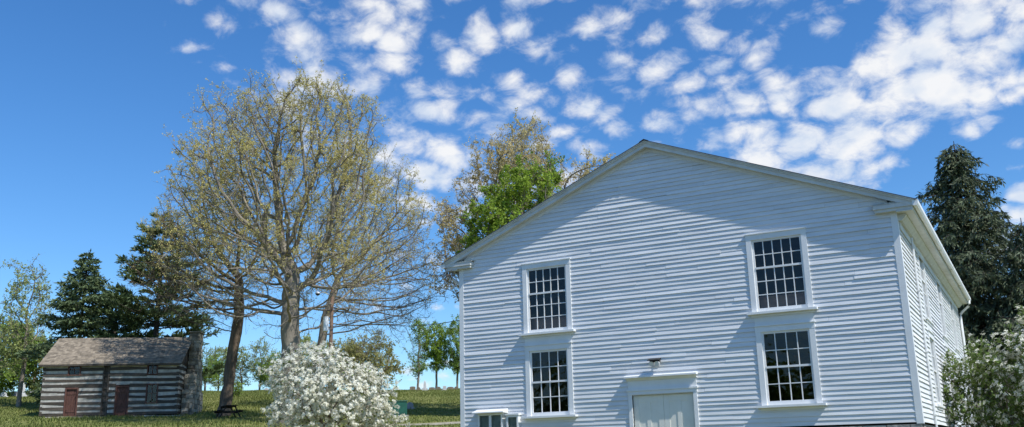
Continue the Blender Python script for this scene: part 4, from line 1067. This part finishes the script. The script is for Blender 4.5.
GR = [(-34.9, 74, .62, .72, .2, 'round', 'gravegrey', 'grey round-topped gravestone low on the slope beside the green box', 2),
      (-34.02, 101, .36, .95, .3, 'obelisk', 'gravepale', 'white pointed gravestone, tallest on the crest left of the building', 0),
      (-34.75, 103, .7, .62, .2, 'flat', 'gravetan', 'tan upright gravestone on the crest nearest to the dogwood', 3),
      (-34.4, 102, .5, .55, .18, 'round', 'gravetan', 'tan round-topped gravestone just left of the white pointed one', -3),
      (-33.6, 103, .75, .5, .22, 'flat', 'gravetan', 'low tan gravestone right of the white pointed one', 0),
      (-33.2, 102, .55, .6, .18, 'round', 'gravetan', 'tan round-topped gravestone under the middle slim tree', 2),
      (-32.85, 101, .42, .72, .18, 'flat', 'gravepale', 'narrow pale gravestone second from the building corner', -2),
      (-32.5, 103, .8, .5, .22, 'flat', 'gravetan', 'wide low tan gravestone next to the narrow pale one', 0),
      (-32.15, 102, .55, .55, .2, 'round', 'gravetan', 'tan gravestone on the crest right against the building corner', 1),
      (-55.85, 95, .46, 1.1, .34, 'obelisk', 'gravepale', 'white pointed gravestone left of the cabin', 0),
      (-55.45, 96, .6, .75, .2, 'round', 'gravegrey', 'grey gravestone nearest to the left wall of the cabin', -3),
      (-56.25, 96, .65, .7, .2, 'flat', 'gravegrey', 'square grey gravestone left of the white pointed one by the cabin', 3),
      (-56.75, 95, .6, .65, .2, 'round', 'gravepale', 'pale gravestone at the far left edge', 0),
      (-42.55, 104, .7, .6, .22, 'flat', 'gravetan', 'tan gravestone on the crest just left of the dogwood', 0),
      (-43.2, 105, .5, .5, .2, 'round', 'gravepale', 'small pale gravestone on the crest between thin trunks', 0)]
for az, r_, w, h, d, st, mt, lab, ti in GR: headstone(az, r_, w*.85, h*(1 if st == 'obelisk' else .8), d, st, M[mt], lab, ti)

x, y, z = place(-35.9, 66)
bxo = empty('utility_box', (x, y, z-.05), R(36), label='dark green metal box half hidden by the dogwood', cat='utility box')
mb = MB(); mb.box(-.95, .95, -.5, .5, .12, 1.02); mb.build('cabinet', M['greenbox'], bxo, bevel=.03)
mb = MB(); mb.prism([(-1.0, -.56, 1.021), (1.0, -.56, 1.021), (1.0, .55, 1.10), (-1.0, .55, 1.10)], (0, 0, .05)); mb.build('lid', M['greenbox'], bxo)
mb = MB(); mb.box(-1.05, 1.05, -.6, .6, -.3, .119); mb.build('plinth', M['gravegrey'], bxo)
for s in (-1, 1): mb = MB(); mb.box(min(s*.02, s*.9), max(s*.02, s*.9), -.525, -.501, .2, .96); mb.build('door', M['greenbox'], bxo)

# utility pole with transformer and lamp, and the cable to the building
x, y, z = place(-39.6, 56)
po = empty('utility_pole', (x, y, z-.1), R(39.6), label='brown wooden utility pole in front of the bare trees', cat='utility pole')
H = 56*math.tan(R(10.0))+CAM[2]-z+.1
mb = MB(); mb.tube([(0, 0, 0), (0, 0, H*.5), (.02, 0, H)], [.14, .12, .095], 10); mb.build('pole', M['pole'], po, smooth=True)
mb = MB(); n = 14; zc = 56*math.tan(R(7.9))+CAM[2]-z+.1
mb.tube([(-.30, -.02, zc-.42), (-.30, -.02, zc-.41), (-.30, -.02, zc+.38), (-.30, -.02, zc+.40), (-.30, -.02, zc+.44)], [.13, .16, .16, .17, .10], n); tr_ = mb.build('transformer', M['can'], po)
mb = MB(); mb.tube([(-.34, -.05, zc+.44), (-.34, -.05, zc+.56), (-.35, -.05, zc+.58), (-.35, -.05, zc+.70)], [.03, .045, .03, .02], 8); mb.build('bushing', M['gravetan'], tr_)
for dz in (.2, -.3): mb = MB(); mb.box(-.15, -.08, -.06, .06, zc+dz, zc+dz+.08); mb.build('bracket', M['galv'], po)
zl = 56*math.tan(R(9.7))+CAM[2]-z+.1
mb = MB(); mb.tube([(-.08, 0, zl-.1), (-.45, -.05, zl+.05), (-.80, -.1, zl+.04)], .025, 6); lm = mb.build('lamp_arm', M['galv'], po)
mb = MB(); mb.tube([(-.82, -.1, zl+.10), (-.82, -.1, zl+.04), (-.82, -.1, zl-.02)], [.06, .14, .16], 12); mb.build('lamp_shade', M['can'], lm)
mb = MB(); mb.tube([(-.82, -.1, zl-.021), (-.82, -.1, zl-.10), (-.82, -.1, zl-.14)], [.13, .11, .04], 12); mb.build('lamp_glass', M['bronze'], lm)
p0 = Vector((x, y, z-.1+H-1.1)); p1 = Vector((-5.53, 4.0, 4.55))
pts = []
for i in range(41):
    t = i/40; p = p0.lerp(p1, t); p.z -= 4*.95*t*(1-t); pts.append(p)
mb = MB(); mb.tube(pts, .014, 5); tag(mb.build('cable', M['wire'], smooth=True), 'thin dark cable sagging from the utility pole to the white building', 'cable')

# unseen far-off wood added behind the viewer for dark reflections in the lower windows
g = np.random.default_rng(77); P_ = []
for i in range(26):
    cx = -62+i*3.1+g.normal(0, .8); cyy = -56+g.normal(0, 3); hh = g.uniform(6.5, 10.5)
    P_.append(crown_points([(cx, cyy, G(cx, cyy)+hh*.52, 2.4, 2.4, hh*.5)], 650, g, .8, 14))
P_ = np.concatenate(P_); lv, lq = leaves(P_, .95, g, .7, .2)
tag(mesh_np('woods', lv, [lq], M['midgreen'], False), 'unseen green wood behind the viewer, mirrored darkly in the lower windows', 'wood', kind='stuff')
